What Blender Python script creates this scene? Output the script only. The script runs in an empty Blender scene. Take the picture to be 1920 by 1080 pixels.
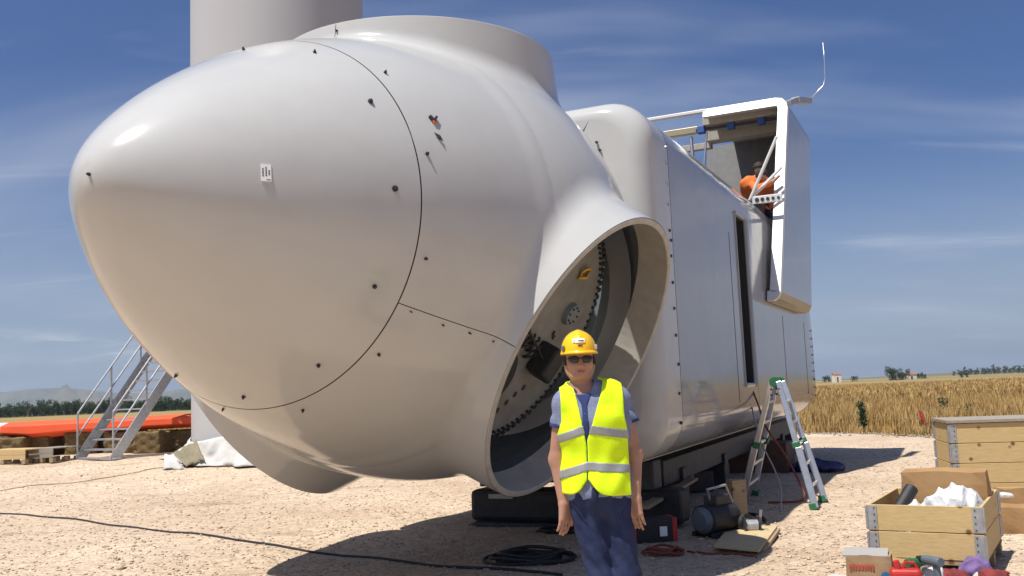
import bpy, bmesh, math, random
import numpy as np
from mathutils import Vector, Matrix
from mathutils.bvhtree import BVHTree

rng = np.random.default_rng(7)
random.seed(7)
scene = bpy.context.scene
col = scene.collection
R = math.radians

# ------------------------------------------------------------------ camera
F_PX, CAM_H = 1800.0, 1.5
ROLL = math.atan(0.0413)
PITCH = math.atan(196 * math.cos(ROLL) / F_PX)
fw = np.array([0, math.cos(PITCH), math.sin(PITCH)])
r0 = np.array([1.0, 0, 0]); u0 = np.cross(r0, fw)
c_, s_ = math.cos(ROLL), math.sin(ROLL)
CR = c_ * r0 - s_ * u0; CU = s_ * r0 + c_ * u0
CAM = np.array([0, 0, CAM_H])
cam_data = bpy.data.cameras.new('camera')
cam_data.sensor_width = 36; cam_data.lens = 36 * F_PX / 1920
cam_data.clip_start = 0.1; cam_data.clip_end = 30000
cam = bpy.data.objects.new('camera', cam_data); col.objects.link(cam)
cam.matrix_world = Matrix(((CR[0], CU[0], -fw[0], 0), (CR[1], CU[1], -fw[1], 0), (CR[2], CU[2], -fw[2], CAM_H), (0, 0, 0, 1)))
scene.camera = cam

def ray(px, py):
    return CR * (px - 960) / F_PX + CU * (540 - py) / F_PX + fw

# ------------------------------------------------------------------ sky, sun, exposure
SUN = Vector((-0.33, -0.27, 1.0)).normalized()
sun_el = math.asin(SUN.z); sun_az = math.atan2(SUN.x, SUN.y)
scene.view_settings.view_transform = 'Standard'
scene.view_settings.look = 'None'
scene.view_settings.exposure = 0.28
scene.view_settings.gamma = 1.0
scene.view_settings.use_curve_mapping = False
world = bpy.data.worlds.new('World'); scene.world = world; world.use_nodes = True
wn, wl = world.node_tree.nodes, world.node_tree.links
bg = wn['Background']; bg.inputs['Strength'].default_value = 0.060
sky = wn.new('ShaderNodeTexSky'); sky.sky_type = 'NISHITA'; sky.sun_disc = False
sky.sun_elevation = sun_el; sky.sun_rotation = sun_az
sky.altitude = 0; sky.air_density = 1.0; sky.dust_density = 1.6; sky.ozone_density = 4.0
# thin cirrus: stretched noise on a flat layer far overhead
tc = wn.new('ShaderNodeTexCoord')
sep = wn.new('ShaderNodeSeparateXYZ'); wl.new(tc.outputs['Generated'], sep.inputs[0])
zmax = wn.new('ShaderNodeMath'); zmax.operation = 'MAXIMUM'; wl.new(sep.outputs['Z'], zmax.inputs[0]); zmax.inputs[1].default_value = 0.0
zadd = wn.new('ShaderNodeMath'); zadd.operation = 'ADD'; wl.new(zmax.outputs[0], zadd.inputs[0]); zadd.inputs[1].default_value = 0.14
vd = wn.new('ShaderNodeVectorMath'); vd.operation = 'DIVIDE'; wl.new(tc.outputs['Generated'], vd.inputs[0])
cmb = wn.new('ShaderNodeCombineXYZ')
for i in range(3): wl.new(zadd.outputs[0], cmb.inputs[i])
wl.new(cmb.outputs[0], vd.inputs[1])
def sky_layer(scale, loc, rot, nscale, detail, lo, hi, amount, vec):
    mp = wn.new('ShaderNodeMapping'); wl.new(vec, mp.inputs['Vector'])
    mp.inputs['Rotation'].default_value = (0, 0, R(rot)); mp.inputs['Scale'].default_value = scale; mp.inputs['Location'].default_value = loc
    nz = wn.new('ShaderNodeTexNoise'); nz.inputs['Scale'].default_value = nscale; nz.inputs['Detail'].default_value = detail; nz.inputs['Roughness'].default_value = 0.58
    nz.inputs['Distortion'].default_value = 0.7; wl.new(mp.outputs[0], nz.inputs['Vector'])
    cr = wn.new('ShaderNodeValToRGB'); wl.new(nz.outputs['Fac'], cr.inputs[0]); cr.color_ramp.interpolation = 'EASE'
    cr.color_ramp.elements[0].position = lo; cr.color_ramp.elements[0].color = (0, 0, 0, 1)
    cr.color_ramp.elements[1].position = hi; cr.color_ramp.elements[1].color = (amount, amount, amount, 1)
    return cr.outputs[0]
def sky_mix(fac, below, colour):
    mx = wn.new('ShaderNodeMix'); mx.data_type = 'RGBA'; wl.new(fac, mx.inputs[0]); wl.new(below, mx.inputs[6]); mx.inputs[7].default_value = (*colour, 1); return mx.outputs[2]
tint = wn.new('ShaderNodeMix'); tint.data_type = 'RGBA'; tint.blend_type = 'MULTIPLY'; tint.inputs[0].default_value = 1.0
wl.new(sky.outputs[0], tint.inputs[6]); tint.inputs[7].default_value = (0.70, 0.87, 1.22, 1)
hv = wn.new('ShaderNodeValToRGB'); wl.new(zmax.outputs[0], hv.inputs[0]); hv.color_ramp.interpolation = 'EASE'
hv.color_ramp.elements[0].position = 0.0; hv.color_ramp.elements[0].color = (.72, .72, .72, 1); hv.color_ramp.elements[1].position = 0.26; hv.color_ramp.elements[1].color = (0, 0, 0, 1)
s0 = sky_mix(hv.outputs[0], tint.outputs[2], (6.0, 7.2, 8.9))
VX0, VY0, SX0, SY0 = 8.1, 6.4, 11.3, 8.8
s1 = sky_mix(sky_layer((.30, .55, .3), (VX0, VY0, 0), 20, 1.0, 4, .44, .70, .55, vd.outputs[0]), s0, (6.6, 7.4, 9.2))
s2 = sky_mix(sky_layer((.62, 2.3, .4), (SX0, SY0, 0), -22, 1.0, 9, .54, .84, .5, vd.outputs[0]), s1, (9.5, 10.2, 11.4))
low = sky_layer((5, 5, 26), (1.3, 4.2, 0), 0, 1.0, 7, .58, .70, .75, tc.outputs['Generated'])
bm1 = wn.new('ShaderNodeMapRange'); bm1.interpolation_type = 'SMOOTHSTEP'; bm1.inputs['From Min'].default_value = .02; bm1.inputs['From Max'].default_value = .035; wl.new(sep.outputs['Z'], bm1.inputs['Value'])
bm2 = wn.new('ShaderNodeMapRange'); bm2.interpolation_type = 'SMOOTHSTEP'; bm2.inputs['From Min'].default_value = .085; bm2.inputs['From Max'].default_value = .05; wl.new(sep.outputs['Z'], bm2.inputs['Value'])
mm1 = wn.new('ShaderNodeMath'); mm1.operation = 'MULTIPLY'; wl.new(bm1.outputs[0], mm1.inputs[0]); wl.new(bm2.outputs[0], mm1.inputs[1])
mm2 = wn.new('ShaderNodeMath'); mm2.operation = 'MULTIPLY'; wl.new(mm1.outputs[0], mm2.inputs[0]); wl.new(low, mm2.inputs[1])
s3 = sky_mix(mm2.outputs[0], s2, (10.5, 10.8, 11.6))
wl.new(s3, bg.inputs['Color'])

sd = bpy.data.lights.new('sun', 'SUN'); sd.energy = 5.0; sd.angle = R(0.53); sd.color = (1.0, 0.955, 0.88)
so = bpy.data.objects.new('sun', sd); col.objects.link(so)
so.rotation_euler = (-SUN).to_track_quat('-Z', 'Y').to_euler()

# ------------------------------------------------------------------ helpers
def gz(x, y):
    """height of the ground: flat pad, rising a little beyond the tower on the left"""
    x = np.asarray(x, float); y = np.asarray(y, float)
    s = np.clip((y - 16) / 7, 0, 1); s = s * s * (3 - 2 * s)
    t = np.clip((1.0 - x) / 6, 0, 1); t = t * t * (3 - 2 * t)
    return 0.38 * s * t

def gp(px, py, dz=0.0):
    """where the ray through a pixel first meets the ground (raised by dz)"""
    d = ray(px, py); lo = 0.5; hi = None; t = 0.5
    f = lambda t: CAM_H + t * d[2] - dz - float(gz(t * d[0], t * d[1]))
    while t < 400:
        t2 = t * 1.03
        if f(t2) < 0: hi = t2; lo = t; break
        t = t2
    for _ in range(40):
        m_ = (lo + hi) / 2
        if f(m_) < 0: hi = m_
        else: lo = m_
    return Vector(CAM + hi * d)

def at_depth(px, py, y):
    d = ray(px, py); return Vector(CAM + d * (y / d[1]))

def mat(name, color, rough=0.6, metal=0.0, var=0.0, vscale=8.0, bump=0.0, bscale=60.0, color2=None, coat=0.0, stretch=None, emis=None, spec=0.5, detail=6, trans=0.0):
    m = bpy.data.materials.new(name); m.use_nodes = True
    n, l = m.node_tree.nodes, m.node_tree.links
    p = n['Principled BSDF']
    p.inputs['Roughness'].default_value = rough; p.inputs['Metallic'].default_value = metal
    p.inputs['Coat Weight'].default_value = coat; p.inputs['Coat Roughness'].default_value = 0.08
    p.inputs['Specular IOR Level'].default_value = spec
    if trans: p.inputs['Transmission Weight'].default_value = trans
    base = (*color, 1)
    p.inputs['Base Color'].default_value = base
    if var or bump or color2:
        t = n.new('ShaderNodeTexCoord'); mpn = n.new('ShaderNodeMapping'); l.new(t.outputs['Object'], mpn.inputs[0])
        if stretch: mpn.inputs['Scale'].default_value = stretch
    if var or color2:
        no = n.new('ShaderNodeTexNoise'); no.inputs['Scale'].default_value = vscale; no.inputs['Detail'].default_value = detail
        l.new(mpn.outputs[0], no.inputs['Vector'])
        rp = n.new('ShaderNodeValToRGB'); l.new(no.outputs['Fac'], rp.inputs[0])
        c2 = color2 if color2 else tuple(min(1, c * (1 + var)) for c in color)
        c1 = color if color2 else tuple(c * (1 - var) for c in color)
        rp.color_ramp.elements[0].position = 0.32; rp.color_ramp.elements[0].color = (*c1, 1)
        rp.color_ramp.elements[1].position = 0.68; rp.color_ramp.elements[1].color = (*c2, 1)
        l.new(rp.outputs[0], p.inputs['Base Color'])
    if bump:
        nb = n.new('ShaderNodeTexNoise'); nb.inputs['Scale'].default_value = bscale; nb.inputs['Detail'].default_value = 5
        l.new(mpn.outputs[0], nb.inputs['Vector'])
        b = n.new('ShaderNodeBump'); b.inputs['Strength'].default_value = bump; b.inputs['Distance'].default_value = 0.02
        l.new(nb.outputs['Fac'], b.inputs['Height']); l.new(b.outputs[0], p.inputs['Normal'])
    return m

def wood(name, c1, c2, stretch=(2, 30, 30)):
    m = mat(name, c1, rough=0.72, color2=c2, vscale=3.5, stretch=stretch, bump=0.12, bscale=9, spec=0.25)
    n, l = m.node_tree.nodes, m.node_tree.links     # knots
    p = n['Principled BSDF']; src = p.inputs['Base Color'].links[0].from_socket
    t = n.new('ShaderNodeTexCoord'); v = n.new('ShaderNodeTexVoronoi'); v.inputs['Scale'].default_value = 5.5
    l.new(t.outputs['Object'], v.inputs['Vector'])
    rp = n.new('ShaderNodeValToRGB'); rp.color_ramp.elements[0].position = 0.07; rp.color_ramp.elements[0].color = (1, 1, 1, 1)
    rp.color_ramp.elements[1].position = 0.16; rp.color_ramp.elements[1].color = (0, 0, 0, 1); l.new(v.outputs['Distance'], rp.inputs[0])
    mx = n.new('ShaderNodeMix'); mx.data_type = 'RGBA'; l.new(rp.outputs[0], mx.inputs[0]); l.new(src, mx.inputs[6]); mx.inputs[7].default_value = (0.16, 0.08, 0.03, 1)
    l.new(mx.outputs[2], p.inputs['Base Color'])
    return m

M = {}
def white_paint(name, base, rough, dirt):
    m = mat(name, base, rough=rough, coat=0.0, spec=0.42)
    n, l = m.node_tree.nodes, m.node_tree.links; p = n['Principled BSDF']
    t = n.new('ShaderNodeTexCoord')
    no = n.new('ShaderNodeTexNoise'); no.inputs['Scale'].default_value = 1.3; no.inputs['Detail'].default_value = 8; no.inputs['Roughness'].default_value = 0.65
    l.new(t.outputs['Object'], no.inputs['Vector'])
    rp = n.new('ShaderNodeValToRGB'); l.new(no.outputs['Fac'], rp.inputs[0])
    rp.color_ramp.elements[0].position = 0.3; rp.color_ramp.elements[0].color = (*[b * (1 - dirt) for b in base], 1)
    rp.color_ramp.elements[1].position = 0.62; rp.color_ramp.elements[1].color = (*base, 1)
    l.new(rp.outputs[0], p.inputs['Base Color'])
    mr = n.new('ShaderNodeMapRange'); mr.inputs['To Min'].default_value = rough * 0.75; mr.inputs['To Max'].default_value = rough * 1.35
    l.new(no.outputs['Fac'], mr.inputs['Value']); l.new(mr.outputs[0], p.inputs['Roughness'])
    nb = n.new('ShaderNodeTexNoise'); nb.inputs['Scale'].default_value = 2.2; nb.inputs['Detail'].default_value = 1.5
    l.new(t.outputs['Object'], nb.inputs['Vector'])
    b = n.new('ShaderNodeBump'); b.inputs['Strength'].default_value = 0.10; b.inputs['Distance'].default_value = 0.05
    l.new(nb.outputs['Fac'], b.inputs['Height']); l.new(b.outputs[0], p.inputs['Normal']); l.new(b.outputs[0], p.inputs['Coat Normal'])
    return m
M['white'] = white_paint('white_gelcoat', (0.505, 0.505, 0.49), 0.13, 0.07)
M['side'] = white_paint('white_gelcoat_shaded', (0.33, 0.34, 0.355), 0.10, 0.07)  # the cowl's white paint darkened, the housing's shade put into its colour
M['hoodwhite'] = mat('hood_white', (0.66, 0.66, 0.645), rough=0.35, var=0.03, vscale=3)
M['towerpaint'] = mat('tower_paint', (0.45, 0.45, 0.45), rough=0.42, var=0.02, vscale=0.6)
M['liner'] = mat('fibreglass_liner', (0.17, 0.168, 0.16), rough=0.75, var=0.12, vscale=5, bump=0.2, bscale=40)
M['rim'] = mat('rim_edge', (0.40, 0.385, 0.345), rough=0.6, var=0.1, vscale=9)
M['seam'] = mat('seam_black', (0.03, 0.03, 0.03), rough=0.8)
M['steel'] = mat('galvanised_steel', (0.42, 0.43, 0.44), rough=0.45, metal=0.6, var=0.15, vscale=20)
M['alu'] = mat('aluminium', (0.66, 0.67, 0.68), rough=0.32, metal=0.85, var=0.08, vscale=18)
M['bolt'] = mat('bolt_grey', (0.05, 0.05, 0.055), rough=0.5, metal=0.3)
M['boltlight'] = mat('bolt_bright', (0.5, 0.5, 0.52), rough=0.3, metal=0.9)
M['cast'] = mat('hub_plate_paint', (0.20, 0.20, 0.19), rough=0.5, var=0.15, vscale=6)
M['greyblue'] = mat('bearing_blue_grey', (0.16, 0.20, 0.22), rough=0.45, var=0.1, vscale=6)
M['black'] = mat('black_rubber', (0.018, 0.018, 0.019), rough=0.6, var=0.3, vscale=15)
M['darksteel'] = mat('dark_steel', (0.035, 0.035, 0.04), rough=0.55, var=0.35, vscale=7)
M['gold'] = mat('yellow_shackle', (0.55, 0.33, 0.04), rough=0.4, metal=0.3)
M['green'] = mat('green_plastic', (0.02, 0.13, 0.05), rough=0.5)
M['red'] = mat('red_plastic', (0.45, 0.025, 0.02), rough=0.5, var=0.2)
M['darkred'] = mat('dark_red_cloth', (0.20, 0.03, 0.03), rough=0.9, var=0.4, vscale=12)
M['blue'] = mat('navy_tarp', (0.012, 0.02, 0.10), rough=0.55, var=0.4, vscale=6)
M['bluetape'] = mat('blue_clamp', (0.03, 0.10, 0.35), rough=0.6)
M['pine'] = wood('pine_board', (0.50, 0.36, 0.165), (0.58, 0.43, 0.215), stretch=(3, 3, 26))
M['pineold'] = wood('weathered_pine', (0.30, 0.225, 0.135), (0.39, 0.30, 0.185), stretch=(3, 3, 26))
M['pinegrey'] = wood('grey_timber', (0.25, 0.22, 0.18), (0.36, 0.32, 0.26))
M['ply'] = wood('plywood', (0.48, 0.37, 0.21), (0.58, 0.46, 0.28), stretch=(1, 14, 14))
M['card'] = mat('cardboard', (0.34, 0.205, 0.095), rough=0.85, var=0.1, vscale=4, bump=0.1, bscale=30, spec=0.2)
M['carddark'] = mat('cardboard_print', (0.36, 0.24, 0.14), rough=0.85, var=0.15, vscale=5, spec=0.2)
M['tape'] = mat('packing_tape', (0.45, 0.33, 0.19), rough=0.35)
M['plastic'] = mat('white_film', (0.62, 0.63, 0.64), rough=0.3, var=0.06, vscale=10, bump=0.5, bscale=25)
M['fabric'] = mat('white_sheeting', (0.50, 0.485, 0.455), rough=0.8, var=0.12, vscale=4, bump=0.3, bscale=12)
M['tarpdark'] = mat('tarp_underside', (0.22, 0.19, 0.12), rough=0.8, var=0.15, vscale=5)
M['orange'] = mat('orange_blade_paint', (0.80, 0.10, 0.025), rough=0.6, var=0.05, vscale=2)
M['straw'] = mat('straw', (0.10, 0.07, 0.035), rough=0.95, color2=(0.30, 0.22, 0.11), vscale=14, stretch=(1, 1, 6), bump=1.0, bscale=40, spec=0.1)
M['skin'] = mat('skin', (0.38, 0.20, 0.135), rough=0.5, var=0.07, vscale=18)
M['vest'] = mat('fluorescent_yellow', (0.72, 1.0, 0.015), rough=0.75, var=0.03, vscale=25, bump=0.12, bscale=120, spec=0.2)
M['stripe'] = mat('reflective_band', (0.30, 0.31, 0.31), rough=0.45, metal=0.2, var=0.06, vscale=30)
M['shirt'] = mat('blue_grey_shirt', (0.19, 0.22, 0.34), rough=0.9, var=0.15, vscale=90, spec=0.15)
M['navy'] = mat('navy_trim', (0.035, 0.05, 0.14), rough=0.9, spec=0.15)
M['trousers'] = mat('navy_trousers', (0.020, 0.029, 0.075), rough=0.9, color2=(0.032, 0.044, 0.10), vscale=10, bump=0.25, bscale=22, spec=0.2)
M['helmet'] = mat('yellow_helmet', (0.86, 0.50, 0.008), rough=0.28, coat=0.3)
M['lens'] = mat('dark_lens', (0.012, 0.010, 0.010), rough=0.08, spec=0.6)
M['hair'] = mat('dark_hair', (0.03, 0.022, 0.017), rough=0.8)
M['sticker'] = mat('white_sticker', (0.82, 0.82, 0.82), rough=0.5)
M['ink'] = mat('dark_ink', (0.04, 0.04, 0.05), rough=0.6)
M['hiorange'] = mat('orange_workwear', (0.75, 0.17, 0.03), rough=0.8, var=0.12, vscale=20)
M['shoe'] = mat('black_leather', (0.02, 0.018, 0.016), rough=0.5)
M['lip'] = mat('lips', (0.33, 0.13, 0.10), rough=0.5)
M['leaf'] = mat('tree_leaf', (0.03, 0.05, 0.018), rough=0.8, color2=(0.06, 0.085, 0.03), vscale=0.5, spec=0.2)
M['thistle'] = mat('thistle_green', (0.05, 0.085, 0.035), rough=0.8, color2=(0.10, 0.13, 0.06), vscale=9)
M['bark'] = mat('bark', (0.07, 0.05, 0.035), rough=0.9)
M['housewall'] = mat('limewashed_wall', (0.72, 0.68, 0.60), rough=0.9)
M['roof'] = mat('tile_roof', (0.30, 0.13, 0.07), rough=0.9)
M['greyplastic'] = mat('grey_tool', (0.11, 0.14, 0.17), rough=0.5, var=0.1)
M['cablered'] = mat('red_brown_cable', (0.22, 0.05, 0.025), rough=0.6)
M['cablegrey'] = mat('grey_cable', (0.35, 0.34, 0.32), rough=0.6)
M['yellowish'] = mat('zinc_rail', (0.42, 0.37, 0.24), rough=0.4, metal=0.4)
M['hoodin'] = mat('hood_lining', (0.17, 0.17, 0.17), rough=0.85, var=0.08, vscale=8)
M['purple'] = mat('purple_rag', (0.16, 0.10, 0.24), rough=0.95, var=0.3, vscale=15)

class MB:
    def __init__(s): s.v = []; s.f = []
    def add(s, vs, fs):
        o = len(s.v); s.v += [tuple(map(float, q)) for q in vs]; s.f += [tuple(i + o for i in q) for q in fs]; return s
    def box(s, c, size, rot=None):
        c = Vector(c); hx, hy, hz = size[0] / 2, size[1] / 2, size[2] / 2
        vs = [Vector((x * hx, y * hy, z * hz)) for x in (-1, 1) for y in (-1, 1) for z in (-1, 1)]
        if rot is not None: vs = [rot @ q for q in vs]
        return s.add([q + c for q in vs], [(0, 1, 3, 2), (4, 6, 7, 5), (0, 4, 5, 1), (2, 3, 7, 6), (0, 2, 6, 4), (1, 5, 7, 3)])
    def bar(s, a, b, w, h, up=(0, 0, 1)):
        a, b = Vector(a), Vector(b); d = b - a; L = d.length; d.normalize()
        up = Vector(up); sd_ = d.cross(up)
        if sd_.length < 1e-4: sd_ = d.cross(Vector((1, 0, 0)))
        sd_.normalize(); up = sd_.cross(d)
        rot = Matrix((d, sd_, up)).transposed()
        return s.box((a + b) / 2, (L, w, h), rot)
    def cyl(s, a, b, ra, rb=None, n=12, cap=True):
        rb = ra if rb is None else rb
        a, b = Vector(a), Vector(b); d = (b - a).normalized()
        e1 = d.orthogonal().normalized(); e2 = d.cross(e1)
        vs = []
        for c, rr in ((a, ra), (b, rb)):
            for i in range(n):
                t = 2 * math.pi * i / n; vs.append(c + rr * (math.cos(t) * e1 + math.sin(t) * e2))
        fs = [(i, (i + 1) % n, n + (i + 1) % n, n + i) for i in range(n)]
        if cap: fs += [tuple(range(n - 1, -1, -1)), tuple(range(n, 2 * n))]
        return s.add(vs, fs)
    def tube(s, pts, rad, n=6, closed=False):
        pts = [Vector(p) for p in pts]; k = len(pts); vs = []
        prev = None
        for i in range(k):
            a = pts[i - 1] if (i > 0 or closed) else pts[0]; b = pts[(i + 1) % k] if (i < k - 1 or closed) else pts[-1]
            d = (b - a).normalized()
            e1 = d.orthogonal().normalized() if prev is None else (prev - d * prev.dot(d)).normalized()
            prev = e1; e2 = d.cross(e1)
            rr = rad[i] if hasattr(rad, '__len__') else rad
            for j in range(n):
                t = 2 * math.pi * j / n; vs.append(pts[i] + rr * (math.cos(t) * e1 + math.sin(t) * e2))
        fs = []
        for i in range(k if closed else k - 1):
            for j in range(n):
                i2 = (i + 1) % k
                fs.append((i * n + j, i * n + (j + 1) % n, i2 * n + (j + 1) % n, i2 * n + j))
        if not closed: fs += [tuple(range(n - 1, -1, -1)), tuple(range((k - 1) * n, k * n))]
        return s.add(vs, fs)
    def mesh(s, name):
        me = bpy.data.meshes.new(name); me.from_pydata(s.v, [], s.f); me.validate(); me.update(); return me
    def build(s, name, m, parent=None, smooth=False, bevel=0, seg=2):
        return link(name, s.mesh(name), m, parent, smooth, bevel, seg)

def link(name, me, m, parent=None, smooth=False, bevel=0, seg=2):
    o = bpy.data.objects.new(name, me); col.objects.link(o)
    if m is not None: me.materials.clear(); me.materials.append(M[m] if isinstance(m, str) else m)
    if smooth: me.polygons.foreach_set('use_smooth', [True] * len(me.polygons))
    if parent is not None:
        o.parent = parent; o.matrix_parent_inverse = world_of(parent).inverted()
    if bevel:
        b = o.modifiers.new('bevel', 'BEVEL'); b.width = bevel; b.segments = seg; b.limit_method = 'ANGLE'; b.angle_limit = R(40)
    return o

def world_of(o):
    m = Matrix.LocRotScale(o.location, o.rotation_euler, o.scale)
    return (world_of(o.parent) @ o.matrix_parent_inverse @ m) if o.parent else m

def tag(o, label, cat, group=None, kind=None):
    o['label'] = label; o['category'] = cat
    if group: o['group'] = group
    if kind: o['kind'] = kind
    return o

def thing(name, label, cat, loc=(0, 0, 0), group=None):
    o = bpy.data.objects.new(name, None); col.objects.link(o); o.location = loc; o.empty_display_size = 0.2
    return tag(o, label, cat, group)

def structure(o): o['kind'] = 'structure'; return o

def copy_tree(o, parent=None):
    c = o.copy(); col.objects.link(c)
    if parent is not None: c.parent = parent; c.matrix_parent_inverse = o.matrix_parent_inverse.copy()
    for ch in list(o.children): copy_tree(ch, c)
    return c

def mesh_np(name, v, f):
    me = bpy.data.meshes.new(name)
    v = np.asarray(v, np.float32); f = np.asarray(f, np.int32); k = f.shape[1]
    me.vertices.add(len(v)); me.vertices.foreach_set('co', v.ravel())
    me.loops.add(f.size); me.loops.foreach_set('vertex_index', f.ravel())
    me.polygons.add(len(f)); me.polygons.foreach_set('loop_start', np.arange(0, f.size, k, dtype=np.int32))
    me.update(calc_edges=True); me.validate(); return me

# ---- implicit surfaces
def smin(a, b, k):
    h = np.clip(0.5 + 0.5 * (b - a) / k, 0, 1)
    return b * (1 - h) + a * h - k * h * (1 - h)

class SDF:
    """smooth union of primitives, each only evaluated near itself"""
    def __init__(s): s.p = []
    def rcone(s, a, b, r1, r2=None, k=0.03, flat=(1, 1, 1)):
        r2 = r1 if r2 is None else r2; a, b, fl = np.array(a, float), np.array(b, float), np.array(flat, float)
        rm = max(r1, r2) / fl
        lo = np.minimum(a, b) - rm; hi = np.maximum(a, b) + rm
        def f(P):
            q = (P - a) * fl; ba = (b - a) * fl; t = np.clip(q @ ba / max(ba @ ba, 1e-12), 0, 1)
            return (np.linalg.norm(q - t[:, None] * ba, axis=1) - (r1 + (r2 - r1) * t)) / math.sqrt(fl.max())
        s.p.append((f, lo, hi, k)); return s
    def ell(s, c, rad, k=0.03):
        c, rad = np.array(c, float), np.array(rad, float)
        def f(P):
            q = P - c; k0 = np.linalg.norm(q / rad, axis=1); k1 = np.linalg.norm(q / rad ** 2, axis=1)
            return k0 * (k0 - 1) / np.maximum(k1, 1e-9)
        s.p.append((f, c - rad, c + rad, k)); return s
    def __call__(s, P):
        d = np.full(len(P), 0.4)
        for f, lo, hi, k in s.p:
            m = np.all((P > lo - 0.09) & (P < hi + 0.09), axis=1)
            if m.any(): d[m] = smin(d[m], f(P[m]), k)
        return d
    def join(s, o): n = SDF(); n.p = s.p + o.p; return n

def surface_net(f, lo, hi, h, refine=2):
    lo = np.array(lo, float); n = np.ceil((np.array(hi) - lo) / h).astype(int) + 1
    ax = [lo[i] + h * np.arange(n[i]) for i in range(3)]
    G = np.stack(np.meshgrid(*ax, indexing='ij'), -1).reshape(-1, 3)
    V = f(G).reshape(n); del G
    ins = V < 0
    c = np.zeros(n - 1, np.int8)
    for i in (0, 1):
        for j in (0, 1):
            for k in (0, 1): c += ins[i:n[0] - 1 + i, j:n[1] - 1 + j, k:n[2] - 1 + k]
    act = (c > 0) & (c < 8); idx = np.full(act.shape, -1); cells = np.argwhere(act); idx[act] = np.arange(len(cells))
    acc = np.zeros((len(cells), 3)); cnt = np.zeros(len(cells))
    for axn in range(3):
        o1, o2 = [q for q in range(3) if q != axn]
        for i in (0, 1):
            for j in (0, 1):
                a = cells.copy(); a[:, o1] += i; a[:, o2] += j; b = a.copy(); b[:, axn] += 1
                va, vb = V[tuple(a.T)], V[tuple(b.T)]; m = (va < 0) != (vb < 0)
                t = np.zeros(len(a)); t[m] = va[m] / (va[m] - vb[m])
                p = a.astype(float); p[:, axn] += t
                acc[m] += p[m]; cnt[m] += 1
    verts = lo + h * acc / np.maximum(cnt, 1)[:, None]
    faces = []
    for axn in range(3):
        o1, o2 = [(1, 2), (2, 0), (0, 1)][axn]
        sl = [slice(None)] * 3; sl[axn] = slice(0, n[axn] - 1); sl2 = list(sl); sl2[axn] = slice(1, n[axn])
        A, B = ins[tuple(sl)], ins[tuple(sl2)]
        e = np.argwhere(A != B); e = e[(e[:, o1] > 0) & (e[:, o2] > 0) & (e[:, o1] < n[o1] - 1) & (e[:, o2] < n[o2] - 1)]
        flip = ~A[tuple(e.T)]
        q = []
        for d1, d2 in ((-1, -1), (0, -1), (0, 0), (-1, 0)):
            w = e.copy(); w[:, o1] += d1; w[:, o2] += d2; q.append(idx[tuple(w.T)])
        q = np.stack(q, 1); q[flip] = q[flip][:, ::-1]; faces.append(q)
    faces = np.concatenate(faces); faces = faces[(faces >= 0).all(1)]
    e = h * 0.2
    for _ in range(refine):
        d = f(verts); g = np.stack([f(verts + e * np.eye(3)[i]) - f(verts - e * np.eye(3)[i]) for i in range(3)], 1) / (2 * e)
        gg = np.maximum((g ** 2).sum(1), 0.15)
        st = (d / gg)[:, None] * g; L = np.linalg.norm(st, axis=1); st *= np.minimum(1, 0.6 * h / np.maximum(L, 1e-9))[:, None]
        verts = verts - st
    return verts, faces

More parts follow.
